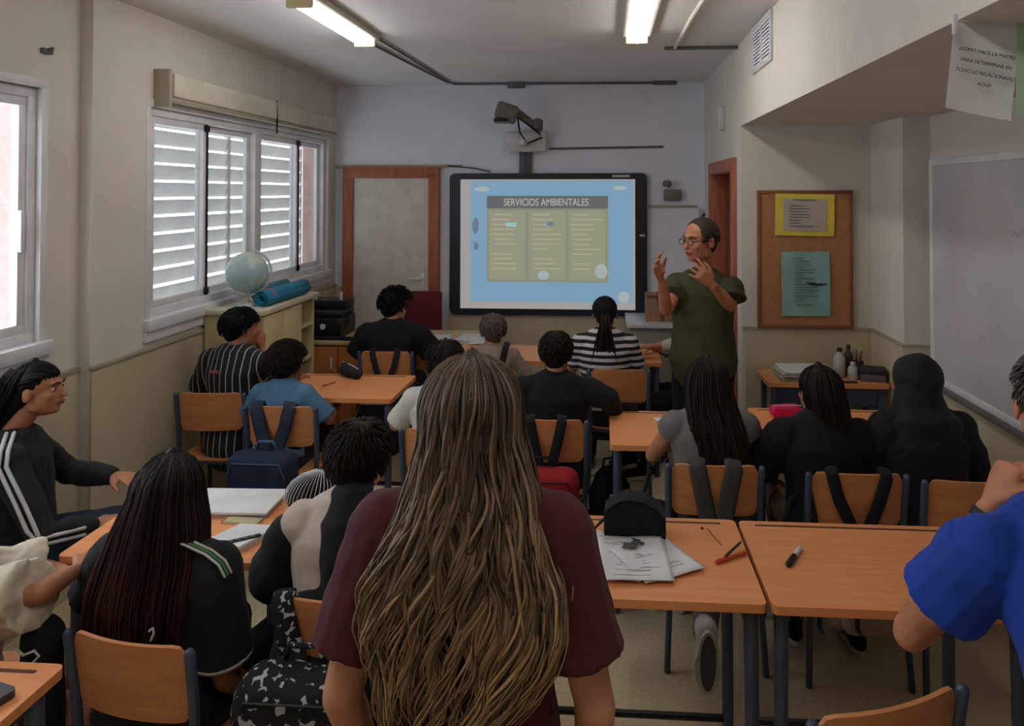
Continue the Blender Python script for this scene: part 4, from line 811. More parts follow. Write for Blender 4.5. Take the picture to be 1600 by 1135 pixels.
# pink case
p = at(1228, 652, z=.76); t = thing('pencil_case', 'bright pink pencil case on the middle-row desk', 'pencil case', (p.x, p.y, .76), R(4)); g = MB().rbox(-.075, .075, -.035, .035, 0.002, .062, .02, 3); link('case_body', blob(g, .006, 2, .01, .05, name='case_body'), mat('pink_fabric', (214, 26, 84), .6), t, True); part('zip', MB().tube([(-.07, -.02, .062), (.07, -.02, .063)], .0025, n=5), M_white_metal, t)
p = P_(1012, 641, .76); t = thing('felt_pen_case', 'small black open case at the rear of the middle-row desk', 'case', (p.x-.10, p.y-.0, .76)); part('case_body', MB().rbox(-.05, .05, -.03, .03, 0, .03, .008), M_black_cloth, t); part('cover_flap', MB().rbox(-.05, .05, -.032, -.026, .0, .045, .002), M_black_metal, t)
papersheet('paper', 'white sheet at the elbow of the girl in grey', (at(1047, 655, z=.76).x, 3.62, .76), .12, .16, 20, seedv=5)
# backpacks
def backpack(label, x, y, rz, col, w=.30, h=.42, d=.16, top=.54, strap=None, trim=None, handle=True, pocket=None, group=None, straps=True, sw=.030, spread=.10, bottom=None, m_=None):
    t = thing('backpack', label, 'backpack', (x, y, 0), R(rz), group); nm = 'bag_%d_%d_%d' % col; mm = m_ or mat(nm, col, .85, bump=.1, bscale=200)
    g = MB().rbox(-w/2, w/2, -d-.26, -.26, top-h, top, .06, 4); link('pack_body', blob(g, .008, 3, .02, .12, name='pack_body'), mm, t, True)
    g = MB().rbox(-w/2+.03, w/2-.03, -d-.31, -d-.24, top-h+.02, top-h*.45, .03, 4); link('front_pocket', blob(g, .008, 3, .01, .1, name='front_pocket'), pocket or mm, t, True)
    sm = strap or mm
    if straps:
        for sx in (-1, 1):
            pts = [(sx*.030, -.27, top-.03), (sx*.034, -.25, .62), (sx*spread*.75, -.240, .71), (sx*spread, -.243, .80), (sx*spread, -.215, .825), (sx*spread, -.19, .79), (sx*spread, -.165, .66), (sx*spread, -.17, .58)]
            part('shoulder_strap', MB().tube(pts, sw, .005, side=(1, 0, 0), n=8), sm, t, True)
    if handle: part('top_handle', MB().tube([(-.05, -.30, top), (-.035, -.31, top+.04), (.035, -.31, top+.04), (.05, -.30, top)], .008, .008, n=6), trim or sm, t, True)
    part('zip', MB().tube([(-w/2+.02, -d-.262, top-.10), (-w/2+.05, -d-.264, top-.03), (w/2-.05, -d-.264, top-.03), (w/2-.02, -d-.262, top-.10)], .003, n=5), trim or M_black_metal, t)
    return t
# ================================================================ CHAIRS AND BAGS
CH = {}
def mkchair(key, px, db, rz, label, s=1., x=None):
    X = x if x is not None else at(px, 700, y=db).x; a = R(rz)
    c = chair(None, db+.2*math.cos(a), rz, label, s, x=X-.2*math.sin(a)); CH[key] = c; return c
mkchair(1, 208, 1.76, -9, 'nearest chair at the lower left, holding the girl with long dark straight hair', .97)
mkchair(2, 330, 3.83, 4, 'chair of the boy in the vertically striped shirt by the wall')
mkchair(3, 440, 3.62, 0, 'chair with the blue backpack, behind the curly-haired boy')
mkchair(4, 603, 4.90, 0, 'front chair of the boy in the black t-shirt near the cream door')
mkchair(5, 857, 3.50, 0, 'chair with the red backpack under the boy in black at the centre')
mkchair(6, 967, 4.50, 0, 'front chair under the girl in the horizontally striped top')
mkchair(7, 1116, 2.97, 0, 'chair of the girl in grey with very long dark hair')
mkchair(8, 1337, 2.92, 0, 'chair with two black bag straps crossing its backrest on the right')
mkchair(9, 1520, 2.87, 0, 'chair of the pupil with the black head covering by the right wall')
mkchair(10, 542, 1.93, 0, 'chair with the black and white patterned backpack, partly behind the standing woman')
mkchair(11, None, 1.60, 21, 'empty chair at the bottom right corner beside the man in blue', 1.03, x=.575)
mkchair(12, None, 2.66, -62, 'chair of the girl in the striped track top at the left wall', 1., x=-2.38)
mkchair(13, None, 1.98, -80, 'chair of the pupil in the white blouse at the left edge', 1., x=-2.02)
mkchair(14, 765, 4.42, 0, 'front chair of the grey-haired pupil, behind the standing woman')
mkchair(15, 690, 3.32, 0, 'chair of the dark-haired pupil in white behind the standing woman')
mkchair(16, None, 5.30, 172, 'chair at the front desk of the pupil hidden behind the teacher', 1., x=.76)
def bag(key, label, col, dx=0, **kw):
    c = CH[key]; t = backpack(label, 0, 0, 0, col, **kw); t.location = c.location+Matrix.Rotation(c.rotation_euler.z, 3, 'Z') @ V((dx, 0, 0)); t.rotation_euler = c.rotation_euler; return t
M_strap_grey = mat('grey_webbing', (150, 150, 146), .8)
bag(3, 'big navy blue school backpack hanging on the chair of the curly-haired boy', (30, 42, 66), -.03, w=.33, h=.40, top=.62, strap=mat('navy_strap', (34, 42, 62), .8), sw=.034, spread=.085, trim=mat('blue_piping', (70, 96, 130), .6))
bag(5, 'red and black backpack on the chair of the boy in black at the centre', (150, 14, 28), -.01, w=.32, h=.42, top=.62, strap=M_black_cloth, sw=.024, spread=.075, pocket=M_black_cloth)
bag(4, 'black backpack with grey-edged straps on the front chair by the cream door', (24, 24, 28), 0, w=.30, h=.38, top=.54, trim=M_strap_grey, sw=.020, spread=.085)
bag(8, 'dusty beige backpack with black straps hanging on the right-hand chair', (150, 122, 110), 0, w=.28, h=.30, top=.57, d=.10, strap=M_black_cloth, sw=.024, spread=.10, handle=False)
for sx in (-1, 1): part('shoulder_pad', MB().tube([(sx*.05, -.30, .50), (sx*.055, -.292, .565), (sx*.055, -.28, .60)], [.034, .034, .020], [.02, .016, .01], side=(1, 0, 0), n=12), mat('pad_pink_beige', (176, 146, 132), .8), [o for o in C.objects if o.get('label', '').startswith('dusty beige backpack')][0], True)
bag(7, 'dark grey-green jacket sleeves and bag hanging behind the girl in grey', (62, 60, 56), .0, w=.26, h=.24, top=.57, d=.08, sw=.034, spread=.07)
def patterned():
    m = mat('black_white_print', (18, 18, 20), .85); nt = m.node_tree; N = nt.nodes; b = N['Principled BSDF']; tc = N.new('ShaderNodeTexCoord')
    v = N.new('ShaderNodeTexVoronoi'); v.inputs['Scale'].default_value = 52; v.feature = 'F1'; n = N.new('ShaderNodeTexNoise'); n.inputs['Scale'].default_value = 48; n.inputs['Detail'].default_value = 2
    nt.links.new(tc.outputs['Object'], v.inputs['Vector']); nt.links.new(tc.outputs['Object'], n.inputs['Vector']); q = N.new('ShaderNodeMath'); q.operation = 'MULTIPLY'; nt.links.new(v.outputs['Distance'], q.inputs[0]); nt.links.new(n.outputs['Fac'], q.inputs[1])
    r = N.new('ShaderNodeValToRGB'); r.color_ramp.interpolation = 'CONSTANT'; r.color_ramp.elements[0].color = lin((18, 18, 20)); r.color_ramp.elements[1].position = .36; r.color_ramp.elements[1].color = lin((170, 170, 172)); nt.links.new(q.outputs[0], r.inputs[0]); nt.links.new(r.outputs[0], b.inputs['Base Color']); return m
bag(10, 'black backpack with a white splatter print on the chair left of the standing woman', (18, 18, 20), -.07, w=.30, h=.48, top=.70, m_=patterned(), straps=True, sw=.03, spread=.09)
# loose bags on the floor
def hangbag(label, x, y, rz, col, w, h, d, z0):
    t = thing('shoulder_bag', label, 'bag', (x, y, 0), R(rz)); mm = mat('bagcol_%d_%d_%d' % col, col, .88); g = MB().rbox(-w/2, w/2, -d/2, d/2, z0, z0+h*.6, .05, 4).ell((0, 0, z0+h*.6), (w/2, d/2, h*.4)); link('bag_body', blob(g, .008, 3, .02, .15, name='bag_body'), mm, t, True)
    part('carry_strap', MB().tube([(-w*.3, 0, z0+h*.9), (-.02, 0, z0+h+.12), (.05, 0, z0+h+.16), (w*.42, 0, z0+h*.9)], .009, n=6), M_black_metal, t)
def floorbag(label, x, y, rz, col, w, h, d):
    t = thing('backpack', label, 'backpack', (x, y, 0), R(rz)); mm = mat('bagcol_%d_%d_%d' % col, col, .88); g = MB().rbox(-w/2, w/2, -d/2, d/2, .004, h*.55, .06, 4).ell((0, 0, h*.55), (w/2, d/2, h*.45)); link('pack_body', blob(g, .008, 3, .03, .15, name='pack_body'), mm, t, True)
    part('zip', MB().tube([(-w*.38, -d*.36, h*.5), (-w*.25, -d*.38, h*.85), (w*.25, -d*.38, h*.85), (w*.38, -d*.36, h*.5)], .004, n=5), M_black_metal, t); part('top_handle', MB().tube([(-.04, 0, h*.97), (-.03, 0, h+.035), (.03, 0, h+.035), (.04, 0, h*.97)], .007, n=6), M_black_metal, t)
hangbag('dark navy bag hanging at the left side of the chair of the girl in grey', .20, 3.02, 10, (18, 22, 34), .20, .34, .14, .30)
hangbag('black bag hanging between the two right-hand chairs', .735, 2.92, -5, (14, 14, 16), .20, .28, .14, .30)
floorbag('dark bag on the floor behind the chair of the striped-shirt boy', -2.08, 3.62, 0, (34, 32, 34), .28, .34, .2)
floorbag('black bag with a white strap beside the boy in black at the centre', .02, 3.70, 30, (16, 16, 18), .26, .52, .2)
m = MB().tube([(-.095, 3.56, .47), (-.09, 3.555, .36)], .011, .004, side=(1, 0, 0), n=6).tube([(.03, 3.58, .42), (.03, 3.575, .30)], .009, .004, side=(1, 0, 0), n=6).tube([(-.01, 3.585, .285), (.06, 3.585, .285)], .006, .004, side=(0, 0, 1), n=6)
single('bag_strap', m, M_white_metal, 'short white webbing hanging on the black bag beside the boy in black', 'strap')
# ================================================================ PEOPLE
def LOC(x, y, rz):
    Mi = Matrix.Rotation(-R(rz), 3, 'Z'); return lambda px, py, d: Mi @ (at(px, py, y=d)-V((x, y, 0)))
def LW(x, y, rz):
    Mi = Matrix.Rotation(-R(rz), 3, 'Z'); return lambda X, Y, Z: Mi @ (V((X, Y, Z))-V((x, y, 0)))
NO = (0, 0, -9)
# 1 the standing woman
p = person('standing woman with very long wavy blond-brown hair and burgundy t-shirt', (-.240, 1.30, 0), 0, 'light', .97, .97, mode=STANDING, lean=0, elbows=[(-.218, -.03, 1.005), (.222, -.03, 1.005)], wrists=[(-.215, .10, .80), (.215, .10, .80)],
    hands={0: dict(d=(0, .3, -1), n=(1, 0, 0), u=(0, 1, 0)), 1: dict(d=(0, .3, -1), n=(-1, 0, 0), u=(0, 1, 0))}, shirt=mat('burgundy_jersey', (76, 22, 30), .9, sheen=.05, bump=.05, bscale=260), sleeve=.72, shirt_fit=.012, hem=-.12, trousers=M_jean, vox=.006, folds=.020, fscale=.13, sleeve_r=1.12, shw=1.0, fat=1.0)
ENV = [(0, 0, 0, .012, .012), (.05, 0, -.012, .060, .076), (.10, .0, -.018, .077, .094), (.15, 0, -.026, .087, .098), (.20, .003, -.042, .098, .092), (.26, .004, -.062, .112, .082), (.31, .004, -.080, .134, .072), (.36, .003, -.092, .158, .062), (.43, .0, -.100, .166, .052), (.49, -.006, -.104, .152, .044), (.54, -.014, -.106, .126, .040), (.59, -.026, -.106, .095, .036), (.63, -.03, -.106, .07, .03)]
random.seed(11)
long_hair(p, M_hair_blond, ENV, -196, 16, n=540, r=.0050, wave=.015, lam=.17, end=(.52, 1.06), seg=34, core=.84, corel=.56, clump=4.5, twirl=.5, gfun=lambda g, tone: max(0, min(1, (g-.16)*1.25+(tone-.5)*.30)), base_tone=.12, flat=.45)
# 2 girl with long dark straight hair, nearest seated
x, y, rz = -1.20, 1.90, -12; L = LOC(x, y, rz)
p = person('girl in a black sports shirt with long straight dark auburn hair, lower left', (x, y, 0), rz, 'brown', .90, .96, hipz=.50, lean=4, twist=4, yaw=6, elbows=[(-.26, .05, .72), L(352, 1058, 1.93)], wrists=[(-.24, .20, .74), L(418, 1085, 2.12)], shirt=mat('black_sports_cloth', (22, 22, 24), .85, sheen=.03), sleeve=.80, shirt_fit=.016, hem=-.05, trousers=M_black_cloth, vox=.007, folds=.016, fscale=.11, sleeve_r=1.1, shw=1.12, fat=1.0)
g = p; m = MB(); S_, e = p['sh'][1], p['el'][1]
for q, (o, c) in enumerate(((.0, (200, 196, 190)), (.012, (64, 130, 84)), (.024, (200, 196, 190)))):
    pts = [p['nb'].lerp(S_, .35)+V((.0, -.035-o, .062)), p['nb'].lerp(S_, .7)+V((.0, -.035-o, .068)), S_+V((.015, -.033-o, .064)), S_+V((.052, -.028-o, .040)), S_+V((.068, -.024-o, .01))]
    part('shoulder_stripe', MB().tube(pts, .0040, .003, n=6), mat('trim_%d' % c[1], c, .8), p['root'], True)
part('cuff_band', MB().tube([S_.lerp(e, .79), S_.lerp(e, .815)], .0765*.98, n=18, cap=False), mat('cuff_pale', (170, 150, 142), .8), p['root'], True)
part('back_print', MB().rbox(.115, .131, -.127, -.121, .74, .756, .001).tube([(.110, -.1255, .80), (.121, -.126, .81), (.123, -.126, .795), (.115, -.126, .778)], .003, n=5), M_white_metal, p['root'])
ENV = [(0, 0, 0, .015, .015), (.05, 0, -.012, .064, .078), (.11, -.002, -.018, .086, .100), (.17, -.008, -.028, .108, .104), (.26, -.018, -.05, .130, .098), (.34, -.030, -.072, .142, .088), (.42, -.035, -.086, .144, .074), (.48, -.035, -.090, .126, .060), (.505, -.035, -.090, .10, .05)]
long_hair(p, M_hair_auburn, ENV, -205, 22, n=520, r=.006, wave=.0022, lam=.3, end=(.90, 1.0), seg=16, core=.93, tipspread=.4)
# 3 pupil in white at the left edge
x, y, rz = -1.80, 1.93, -80; L = LOC(x, y, rz)
p = person('pupil in a puffy-sleeved white blouse cut off by the left edge', (x, y, 0), rz, 'tan', .78, .90, hipz=.42, lean=-2, yaw=-8, elbows=[(-.22, .12, .72), L(66, 925, 1.80)], wrists=[(-.10, .30, .74), L(118, 892, 1.92)], shirt=mat('white_blouse', (204, 192, 170), .9, bump=.1, bscale=120), sleeve=.92, shirt_fit=.022, hem=-.12, trousers=mat('pink_skirt', (168, 112, 100), .9), vox=.008, folds=.03, fscale=.06, sleeve_r=1.30)
random.seed(4); long_hair(p, M_hair_dark, [(0, 0, 0, .015, .015), (.05, 0, -.012, .062, .076), (.11, 0, -.018, .084, .098), (.18, 0, -.03, .09, .09), (.30, 0, -.07, .10, .07), (.36, 0, -.08, .08, .05)], -205, 25, n=180, r=.006, wave=.004, core=.93)
t = thing('drawstring_bag', 'small black bag with a curved white stripe at the left edge, beside the laptop', 'bag', (-1.50, 1.80, 0)); q = at(52, 1012, y=1.80); t.location = (q.x, 1.83, 0); m = MB().rbox(-.05, .05, -.05, .06, .45, .80, .03)
g = MB().ell((0, 0, q.z-.0), (.055, .05, .065)).tube([(0, 0, .02), (0, 0, q.z)], [.06, .05], n=14); link('bag_body', blob(g, .007, 2, .01, name='bag_body'), M_black_cloth, t, True)
part('white_stripe', MB().tube([(-.03, -.052, q.z+.010), (-.005, -.056, q.z-.004), (.022, -.053, q.z+.006), (.03, -.048, q.z-.01), (.012, -.052, q.z-.03)], .0035, n=6), M_white_metal, t)
# 4 girl in profile
x, y, rz = -2.27, 2.74, -62; L = LOC(x, y, rz)
p = person('girl seen in profile at the left wall, black track top with two white sleeve stripes', (x, y, 0), rz, 'tan', .88, .92, headpos=(0, .05, 1.10), lean=-4, yaw=-16, nod=-2, face=True, elbows=[(-.20, .12, .70), L(66, 838, 2.58)], wrists=[(-.02, .30, .72), L(142, 822, 2.70)], hands={1: dict(curl=.5, u=(-1, 0, .3))}, shirt=mat('black_track_cloth', (24, 23, 26), .85, sheen=.05), long_sleeve=True, sleeve=.97, shirt_fit=.014, hem=-.08, trousers=M_jean, vox=.006, folds=.014)
S_, e, w = p['sh'][1], p['el'][1], p['wr'][1]
for o in (-.012, .012):
    off = V((.062, 0, 0)); a1 = V((0, o, 0))
    pts = [p['nb'].lerp(S_, .6)+V((.0, o+.0, .068)), S_+V((.042, o, .052)), S_+V((.068, o, .0)), S_.lerp(e, .5)+V((.064, o*1.1, .0)), S_.lerp(e, .85)+V((.060, o*1.1-.005, .004)), e+V((.054, -.002+o*.9, -o*.9)), e.lerp(w, .3)+V((.051, 0, -o)), e.lerp(w, .9)+V((.040, 0, -o))]
    part('sleeve_stripe', MB().tube(pts, .0075, .008, n=6), M_white_metal, p['root'], True)
random.seed(26); short_hair(p, M_hair_black, 'sleek', .007, 260, .06, 'front_hair')
random.seed(6); long_hair(p, M_hair_black, [(0, 0, 0, .015, .015), (.05, 0, -.016, .060, .074), (.11, 0, -.034, .080, .084), (.17, 0, -.072, .070, .060), (.26, 0, -.105, .058, .050), (.42, 0, -.125, .05, .04), (.5, 0, -.13, .035, .03)], -180, 0, n=260, r=.005, wave=.002, core=.95, vol=.008)
# 5 boy in vertical stripes
x, y, rz = -2.08, 4.0, -8; L = LOC(x, y, rz)
p = person('boy in a black shirt with thin white vertical stripes, hand raised to his face', (x, y, 0), rz, 'tan', .98, .98, lean=4, yaw=-38, elbows=[(-.25, .08, .74), L(408, 585, 4.20)], wrists=[(-.15, .28, .78), L(408, 548, 4.24)], hands={1: dict(d=(.0, .1, 1), n=(-1, -.3, 0), u=(0, -1, 0), curl=.55)}, shirt=stripes('striped_cloth_vertical', (24, 24, 26), (168, 166, 160), 0, .038, .0055), sleeve=.92, shirt_fit=.020, hem=-.18, trousers=M_black_cloth, folds=.012, sleeve_r=1.08, shw=1.02, fat=1.0)
random.seed(8); short_hair(p, M_hair_black, 'crop', .010, 380, .03)
part('back_print', MB().rbox(-.03, .02, -.152, -.146, .90, .915, .002), M_lip, p['root'])
# 6 curly-haired boy
x, y, rz = at(432, 580, y=3.75).x, 3.76, 0; L = LOC(x, y, rz)
p = person('curly-haired boy in a light blue t-shirt in front of the blue backpack', (x, y, 0), rz, 'brown', .76, .95, hipz=.49, lean=12, yaw=-22, elbows=[(-.22, .12, .68), (.24, .10, .66)], wrists=[(-.10, .28, .78), (.22, .30, .70)], shirt=mat('light_blue_jersey', (84, 122, 154), .9), sleeve=.9, shirt_fit=.014, hem=-.06, trousers=M_black_cloth, fat=1.02)
random.seed(9); short_hair(p, M_hair_dark, 'curly', .016, 420)
# 7 boy in black t-shirt at the front
x, y, rz = at(610, 500, y=5.0).x, 5.03, 0; L = LOC(x, y, rz)
p = person('boy in a black t-shirt in the front row before the cream door', (x, y, 0), rz, 'light', .93, .98, lean=3, yaw=-30, nod=5, elbows=[(-.27, .08, .74), (.27, .10, .74)], wrists=[(-.16, .32, .80), (.16, .34, .80)], shirt=M_black_cloth, sleeve=.95, shirt_fit=.02, trousers=M_black_cloth, sleeve_r=1.15, shw=1.18, fat=1.1)
random.seed(10); short_hair(p, M_hair_black, 'quiff', .016, 340, .055)
# 8 grey-haired pupil
x, y, rz = at(768, 500, y=4.6).x, 4.60, 0
p = person('pupil with greyish short hair and beige top in the front row', (x, y, 0), rz, 'light', .80, .90, lean=3, yaw=12, elbows=[(-.22, .06, .70), (.22, .06, .70)], wrists=[(-.12, .30, .79), (.12, .30, .79)], shirt=mat('beige_top', (146, 126, 112), .9), sleeve=.9, trousers=M_black_cloth)
random.seed(12); short_hair(p, M_hair_grey, 'crop', .010, 260, .03)
t = p['root']; part('shoulder_band', MB().tube([(.06, -.13, .72), (.09, -.12, .86), (.10, -.07, .92), (.10, .02, .93)], .02, .006, side=(1, 0, 0), n=8), M_black_cloth, t)
# 9 dark-haired pupil in white
x, y, rz = at(690, 560, y=3.5).x, 3.48, 0
p = person('dark-haired pupil in a white shirt almost hidden behind the standing woman', (x, y, 0), rz, 'tan', .88, .94, lean=6, yaw=10, elbows=[(-.24, .08, .74), (.24, .08, .74)], wrists=[(-.12, .30, .80), (.12, .30, .80)], shirt=mat('white_tshirt', (206, 200, 190), .9), sleeve=.9, trousers=M_grey_trouser)
random.seed(13); short_hair(p, M_hair_dark, 'crop', .012, 260, .04)
# 10 boy in black and white
x, y, rz = at(556, 800, y=2.15).x, 2.03, 6; L = LOC(x, y, rz)
p = person('boy in a black shirt with white shoulder panels, left of the standing woman', (x, y, 0), rz, 'light', .96, .95, lean=20, yaw=-20, nod=4, elbows=[(-.23, .18, .73), (.23, .16, .74)], wrists=[(-.17, .38, .80), (.16, .38, .80)], shirt=mat('white_panel_cloth', (206, 188, 174), .9), sleeve=.95, shirt_fit=.02, hem=-.10, trousers=M_black_cloth, folds=.014, sleeve_r=1.0, shw=.98, fat=.95, vox=.006)
g = MB(); b_ = p['bend']; X1 = (1, 0, 0)
g.tube([b_(.50), b_(.72), b_(.92), b_(.99)], [.080, .088, .098, .085], [.165, .172, .150, .120], side=X1, n=24)
g.tube([b_(-.1), b_(.1), b_(.30)], [.205, .205, .195], [.172, .172, .166], side=X1, n=24)
link('black_panel', blob(g, .007, 2, .012, name='black_panel'), M_black_cloth, p['root'], True)
for i in (0, 1):
    S_, e = p['sh'][i], p['el'][i]; link('sleeve_panel', blob(MB().tube([S_.lerp(e, .30)+V(((-1, 1)[i]*.016, -.006, .006)), S_.lerp(e, .62), S_.lerp(e, 1.0)], [.078, .086, .094], n=16), .007, 2, .01, name='sleeve_panel'), M_black_cloth, p['root'], True)
random.seed(14); short_hair(p, M_hair_dark, 'crop', .008, 520, .05)
# 11 boy in black, centre
x, y, rz = at(868, 560, y=3.66).x, 3.64, 0; L = LOC(x, y, rz)
p = person('boy in a black sweatshirt at the centre, his arm out to the right', (x, y, 0), rz, 'tan', .92, .92, lean=5, yaw=-8, elbows=[(-.25, .08, .74), L(950, 622, 3.66)], wrists=[(-.14, .30, .80), L(962, 652, 3.86)], hands={1: dict(d=(.2, 1, -.2))}, shirt=M_black_cloth, long_sleeve=True, sleeve=.97, shirt_fit=.016, trousers=M_black_cloth, sleeve_r=1.05, shw=1.1)
random.seed(15); short_hair(p, M_hair_dark, 'crop', .008, 320, .028)
# 12 girl in horizontal stripes
x, y, rz = at(945, 500, y=4.68).x, 4.66, 0
p = person('girl with a dark ponytail in a black and white horizontally striped top, front row', (x, y, 0), rz, 'tan', .98, .94, lean=3, yaw=0, elbows=[(-.20, .08, .76), (.20, .08, .76)], wrists=[(-.12, .26, .80), (.12, .26, .80)], shirt=stripes('striped_cloth_horizontal', (26, 24, 30), (196, 188, 190), 2, .042, .020, off=.01), sleeve=.9, shirt_fit=.012, hem=-.02, trousers=M_black_cloth, folds=.005, shw=.98)
random.seed(16); short_hair(p, M_hair_black, 'sleek', .007, 260, .05)
h = Hair()
for i in range(110):
    o = p['hc']+V((random.gauss(0, .012), -.098, .035+random.gauss(0, .010))); a, b = random.gauss(0, .014), random.gauss(0, .008); q = [o]
    for j in range(1, 9): q.append(o+V((a*j*.35, -.030*min(j, 2)+.004*j+b, -.042*j+.01*math.sin(j+a*90)*.3)))
    h.lock(q, .0055, 4, .6)
h.make(M_hair_dark, p['root'], 'ponytail')
# 13 the teacher
x, y, rz = .56, 4.30, 155; L = LOC(x, y, rz)
p = person('standing man with glasses in an olive polo shirt, gesturing with both hands', (x, y, 0), rz, 'warm', 1.0, 1.08, mode=STANDING, lean=-3, yaw=-26, nod=3, shw=.94, fat=1.05, face=True, glasses=True, headpos=(0.0, .055, 1.60),
    elbows=[L(1141, 478, 4.20), L(1041, 484, 4.12)], wrists=[L(1114, 446, 4.02), L(1034, 440, 3.96)], hands={0: dict(d=L(1090, 422, 3.96)-L(1114, 446, 4.02), n=(.2, -.6, -.5), u=(0, .3, 1), curl=.5, spread=.2), 1: dict(d=L(1022, 408, 3.90)-L(1034, 440, 3.96), n=(-1, -.2, 0), u=(0, -.3, 1), curl=.38, spread=.2)},
    shirt=mat('olive_pique', (68, 66, 42), .9, bump=.05, bscale=400), sleeve=.58, shirt_fit=.028, hem=-.30, trousers=M_black_cloth, folds=.02, fscale=.14, vox=.006, handk=1.02, sleeve_r=1.02, brow=M_hair_grey)
b_ = p['bend']; part('collar', MB().tube([b_(.97)+V((.072*math.sin(a), .060*math.cos(a)-.0, .010-.02*math.cos(a))) for a in [R(20+i*20) for i in range(17)]], .018, .006, side=(0, 0, 1), n=8), mat('olive_collar', (54, 52, 34), .9), p['root'], True)
random.seed(17)
hc, HM, k = p['hc'], p['HM'], p['k']; h = Hair(); g = MB(); g.ell(hc+HM @ V((0, -.022, .039))*k, [.0825*k, .090*k, .0865*k], HM, 18, 12).ell(hc+HM @ V((0, -.05, -.02))*k, [.066*k, .050*k, .055*k], HM, 14, 10); h.solid_mesh(blob(g, .006, 2, name='cap'), 0, .4)
for i in range(700):
    ph = random.uniform(.75, 5.5); th = random.uniform(.1, 1.9); o = scalp(hc, HM, k, th, ph, 1.04, .008); out = (o-hc).normalized(); h.lock([o, o+out*.002+V((0, 0, -.01)), o+out*.003+V((0, 0, -.022))], .004, 3, .5)
h.make(hairmat('teacher_hair', (66, 52, 46), (74, 60, 54), (84, 70, 64), 0, 1), p['root'])
# 14 girl in grey
x, y, rz = at(1112, 600, y=3.1).x, 3.10, 0
p = person('girl in a grey top with very long dark hair, at the centre right', (x, y, 0), rz, 'tan', .92, .94, lean=8, yaw=-14, elbows=[(-.235, .13, .74), (.21, .10, .74)], wrists=[(-.10, .34, .80), (.12, .34, .80)], shirt=mat('grey_jersey', (112, 106, 102), .9), sleeve=.22, shirt_fit=.014, trousers=M_grey_trouser, knees=[(-.10, .38, .50), (.06, .36, .48)], ankles=[(-.10, .30, .095), (-.075, -.34, .27)], tips=(0, -80), shoe_scale=1.2, shoes=M_shoe_w, fat=1.02, shw=1.0)
random.seed(18); long_hair(p, M_hair_dark, [(0, 0, 0, .015, .015), (.05, 0, -.012, .064, .078), (.11, 0, -.02, .086, .10), (.18, .012, -.05, .095, .088), (.28, .045, -.10, .100, .07), (.38, .080, -.125, .090, .06), (.48, .095, -.13, .085, .05), (.56, .09, -.13, .07, .045), (.62, .08, -.13, .04, .03)], -200, 20, n=420, r=.006, wave=.006, lam=.2, end=(.84, 1.0), core=.92)
# 15 girl in black
x, y, rz = at(1290, 620, y=3.05).x, 3.04, 0
p = person('girl in a loose black top, seated at the desk with the pink case', (x, y, 0), rz, 'tan', .90, .93, lean=10, yaw=16, elbows=[(-.25, .13, .72), (.25, .12, .72)], wrists=[(-.10, .34, .80), (.20, .34, .80)], shirt=M_black_cloth, sleeve=.98, shirt_fit=.022, trousers=mat('beige_trouser', (142, 110, 98), .9), sleeve_r=1.15, folds=.016, shw=1.05, ankles=[(-.10, .15, .095), (.14, .1, .095)])
random.seed(19); long_hair(p, M_hair_dark, [(0, 0, 0, .015, .015), (.05, 0, -.012, .062, .076), (.11, 0, -.02, .082, .098), (.18, .012, -.04, .078, .086), (.25, .02, -.07, .062, .062), (.33, .02, -.10, .05, .045)], -200, 15, n=260, r=.0055, wave=.003, core=.95)
# 16 pupil with black head covering
x, y, rz = at(1450, 620, y=3.06).x, 3.04, 6
p = person('pupil wearing a black head covering and black coat by the right wall', (x, y, 0), rz, 'tan', .97, .97, lean=9, yaw=22, elbows=[(-.24, .14, .74), (.25, .10, .72)], wrists=[(-.12, .36, .80), (.16, .34, .80)], shirt=mat('black_coat', (20, 20, 23), .85), long_sleeve=True, sleeve=.95, shirt_fit=.026, trousers=M_jean, sleeve_r=1.0, folds=.02, shw=.95, fat=1.0)
hc, HM, k = p['hc'], p['HM'], p['k']; g = MB()
g.ell(hc+HM @ V((0, -.022, .030))*k, [.094*k, .106*k, .104*k], HM, 18, 12).ell(hc+HM @ V((0, -.035, -.03))*k, [.090*k, .085*k, .095*k], HM, 18, 12).tube([hc+V((0, -.035, -.03)), hc+V((0, -.045, -.10)), p['bend'](.97)+V((0, -.02, .01)), p['bend'](.84)], [.094, .112, .155, .185], [.086, .092, .105, .124], side=(1, 0, 0), n=22)
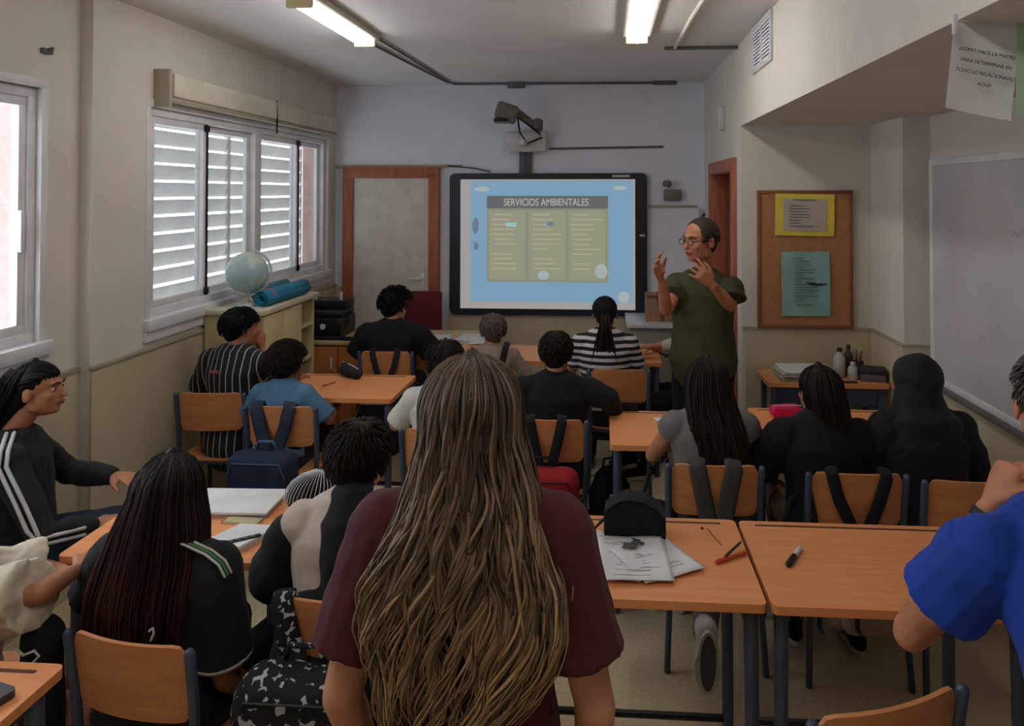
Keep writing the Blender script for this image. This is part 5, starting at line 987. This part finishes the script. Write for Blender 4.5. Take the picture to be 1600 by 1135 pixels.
link('head_covering', blob(g, .007, 3, .012, .07, name='head_covering'), mat('black_jersey_scarf', (17, 20, 22), .8, sheen=.05), p['root'], True)
# 17 the man in blue
x, y, rz = 1.045, 1.36, 4; L = LOC(x, y, rz); G = LW(x, y, rz)
p = person('man in a blue t-shirt at the right edge, chin on his hand', (x, y, 0), rz, 'warm', 1.06, 1.05, mode=STANDING, lean=46, side=-3, yaw=-12, nod=-6, fat=1.2, hipz=.80, headpos=G(1.045, 1.80, 1.385), elbows=[G(.715, 1.80, .845), G(1.55, 1.85, .90)], wrists=[L(1545, 795, 1.80), G(1.35, 2.05, .82)],
    hands={0: dict(d=L(1590, 700, 1.82)-L(1545, 795, 1.80), n=(.75, .55, .1), u=(.25, -1, .3), curl=.95, spread=.05)}, shirt=mat('royal_blue_jersey', (18, 64, 168), .85, sheen=.05), sleeve=.56, shirt_fit=.02, hem=-.30, trousers=M_black_cloth, folds=.02, fscale=.12, sleeve_r=1.12, vox=.005, handk=1.10, knees=[(-.12, .02, .46), (.12, .0, .46)])
e, w = p['el'][0], p['wr'][0]; part('bracelet', MB().tube([w.lerp(e, .10), w.lerp(e, .03)], .031, .029, n=18, cap=False), mat('dark_bracelet', (46, 30, 36), .5), p['root'])
random.seed(20); short_hair(p, hairmat('greying_hair', (70, 64, 60), (84, 78, 74), (96, 90, 86), 0, 1), 'crop', .004, 420, .022)
# 18 the pupil hidden behind the teacher
x, y, rz = .74, 5.12, 172; L = LOC(x, y, rz)
x, y, rz = .63, 5.10, 105; L = LOC(x, y, rz)
p = person('person in pale sleeves hidden behind the standing man in olive', (x, y, 0), rz, 'warm', .92, .93, lean=2, elbows=[L(1058, 540, 4.95), (.22, .08, .74)], wrists=[L(1024, 541, 4.95), (.14, .28, .80)], shirt=mat('pale_shirt', (186, 176, 160), .9), long_sleeve=True, sleeve=.55, trousers=M_black_cloth, shw=.9, vox=.009)
CH[16].location = (.66, 5.10, 0); CH[16].rotation_euler = (0, 0, R(105))
random.seed(21); short_hair(p, M_hair_dark, 'crop', .012, 200, .04)
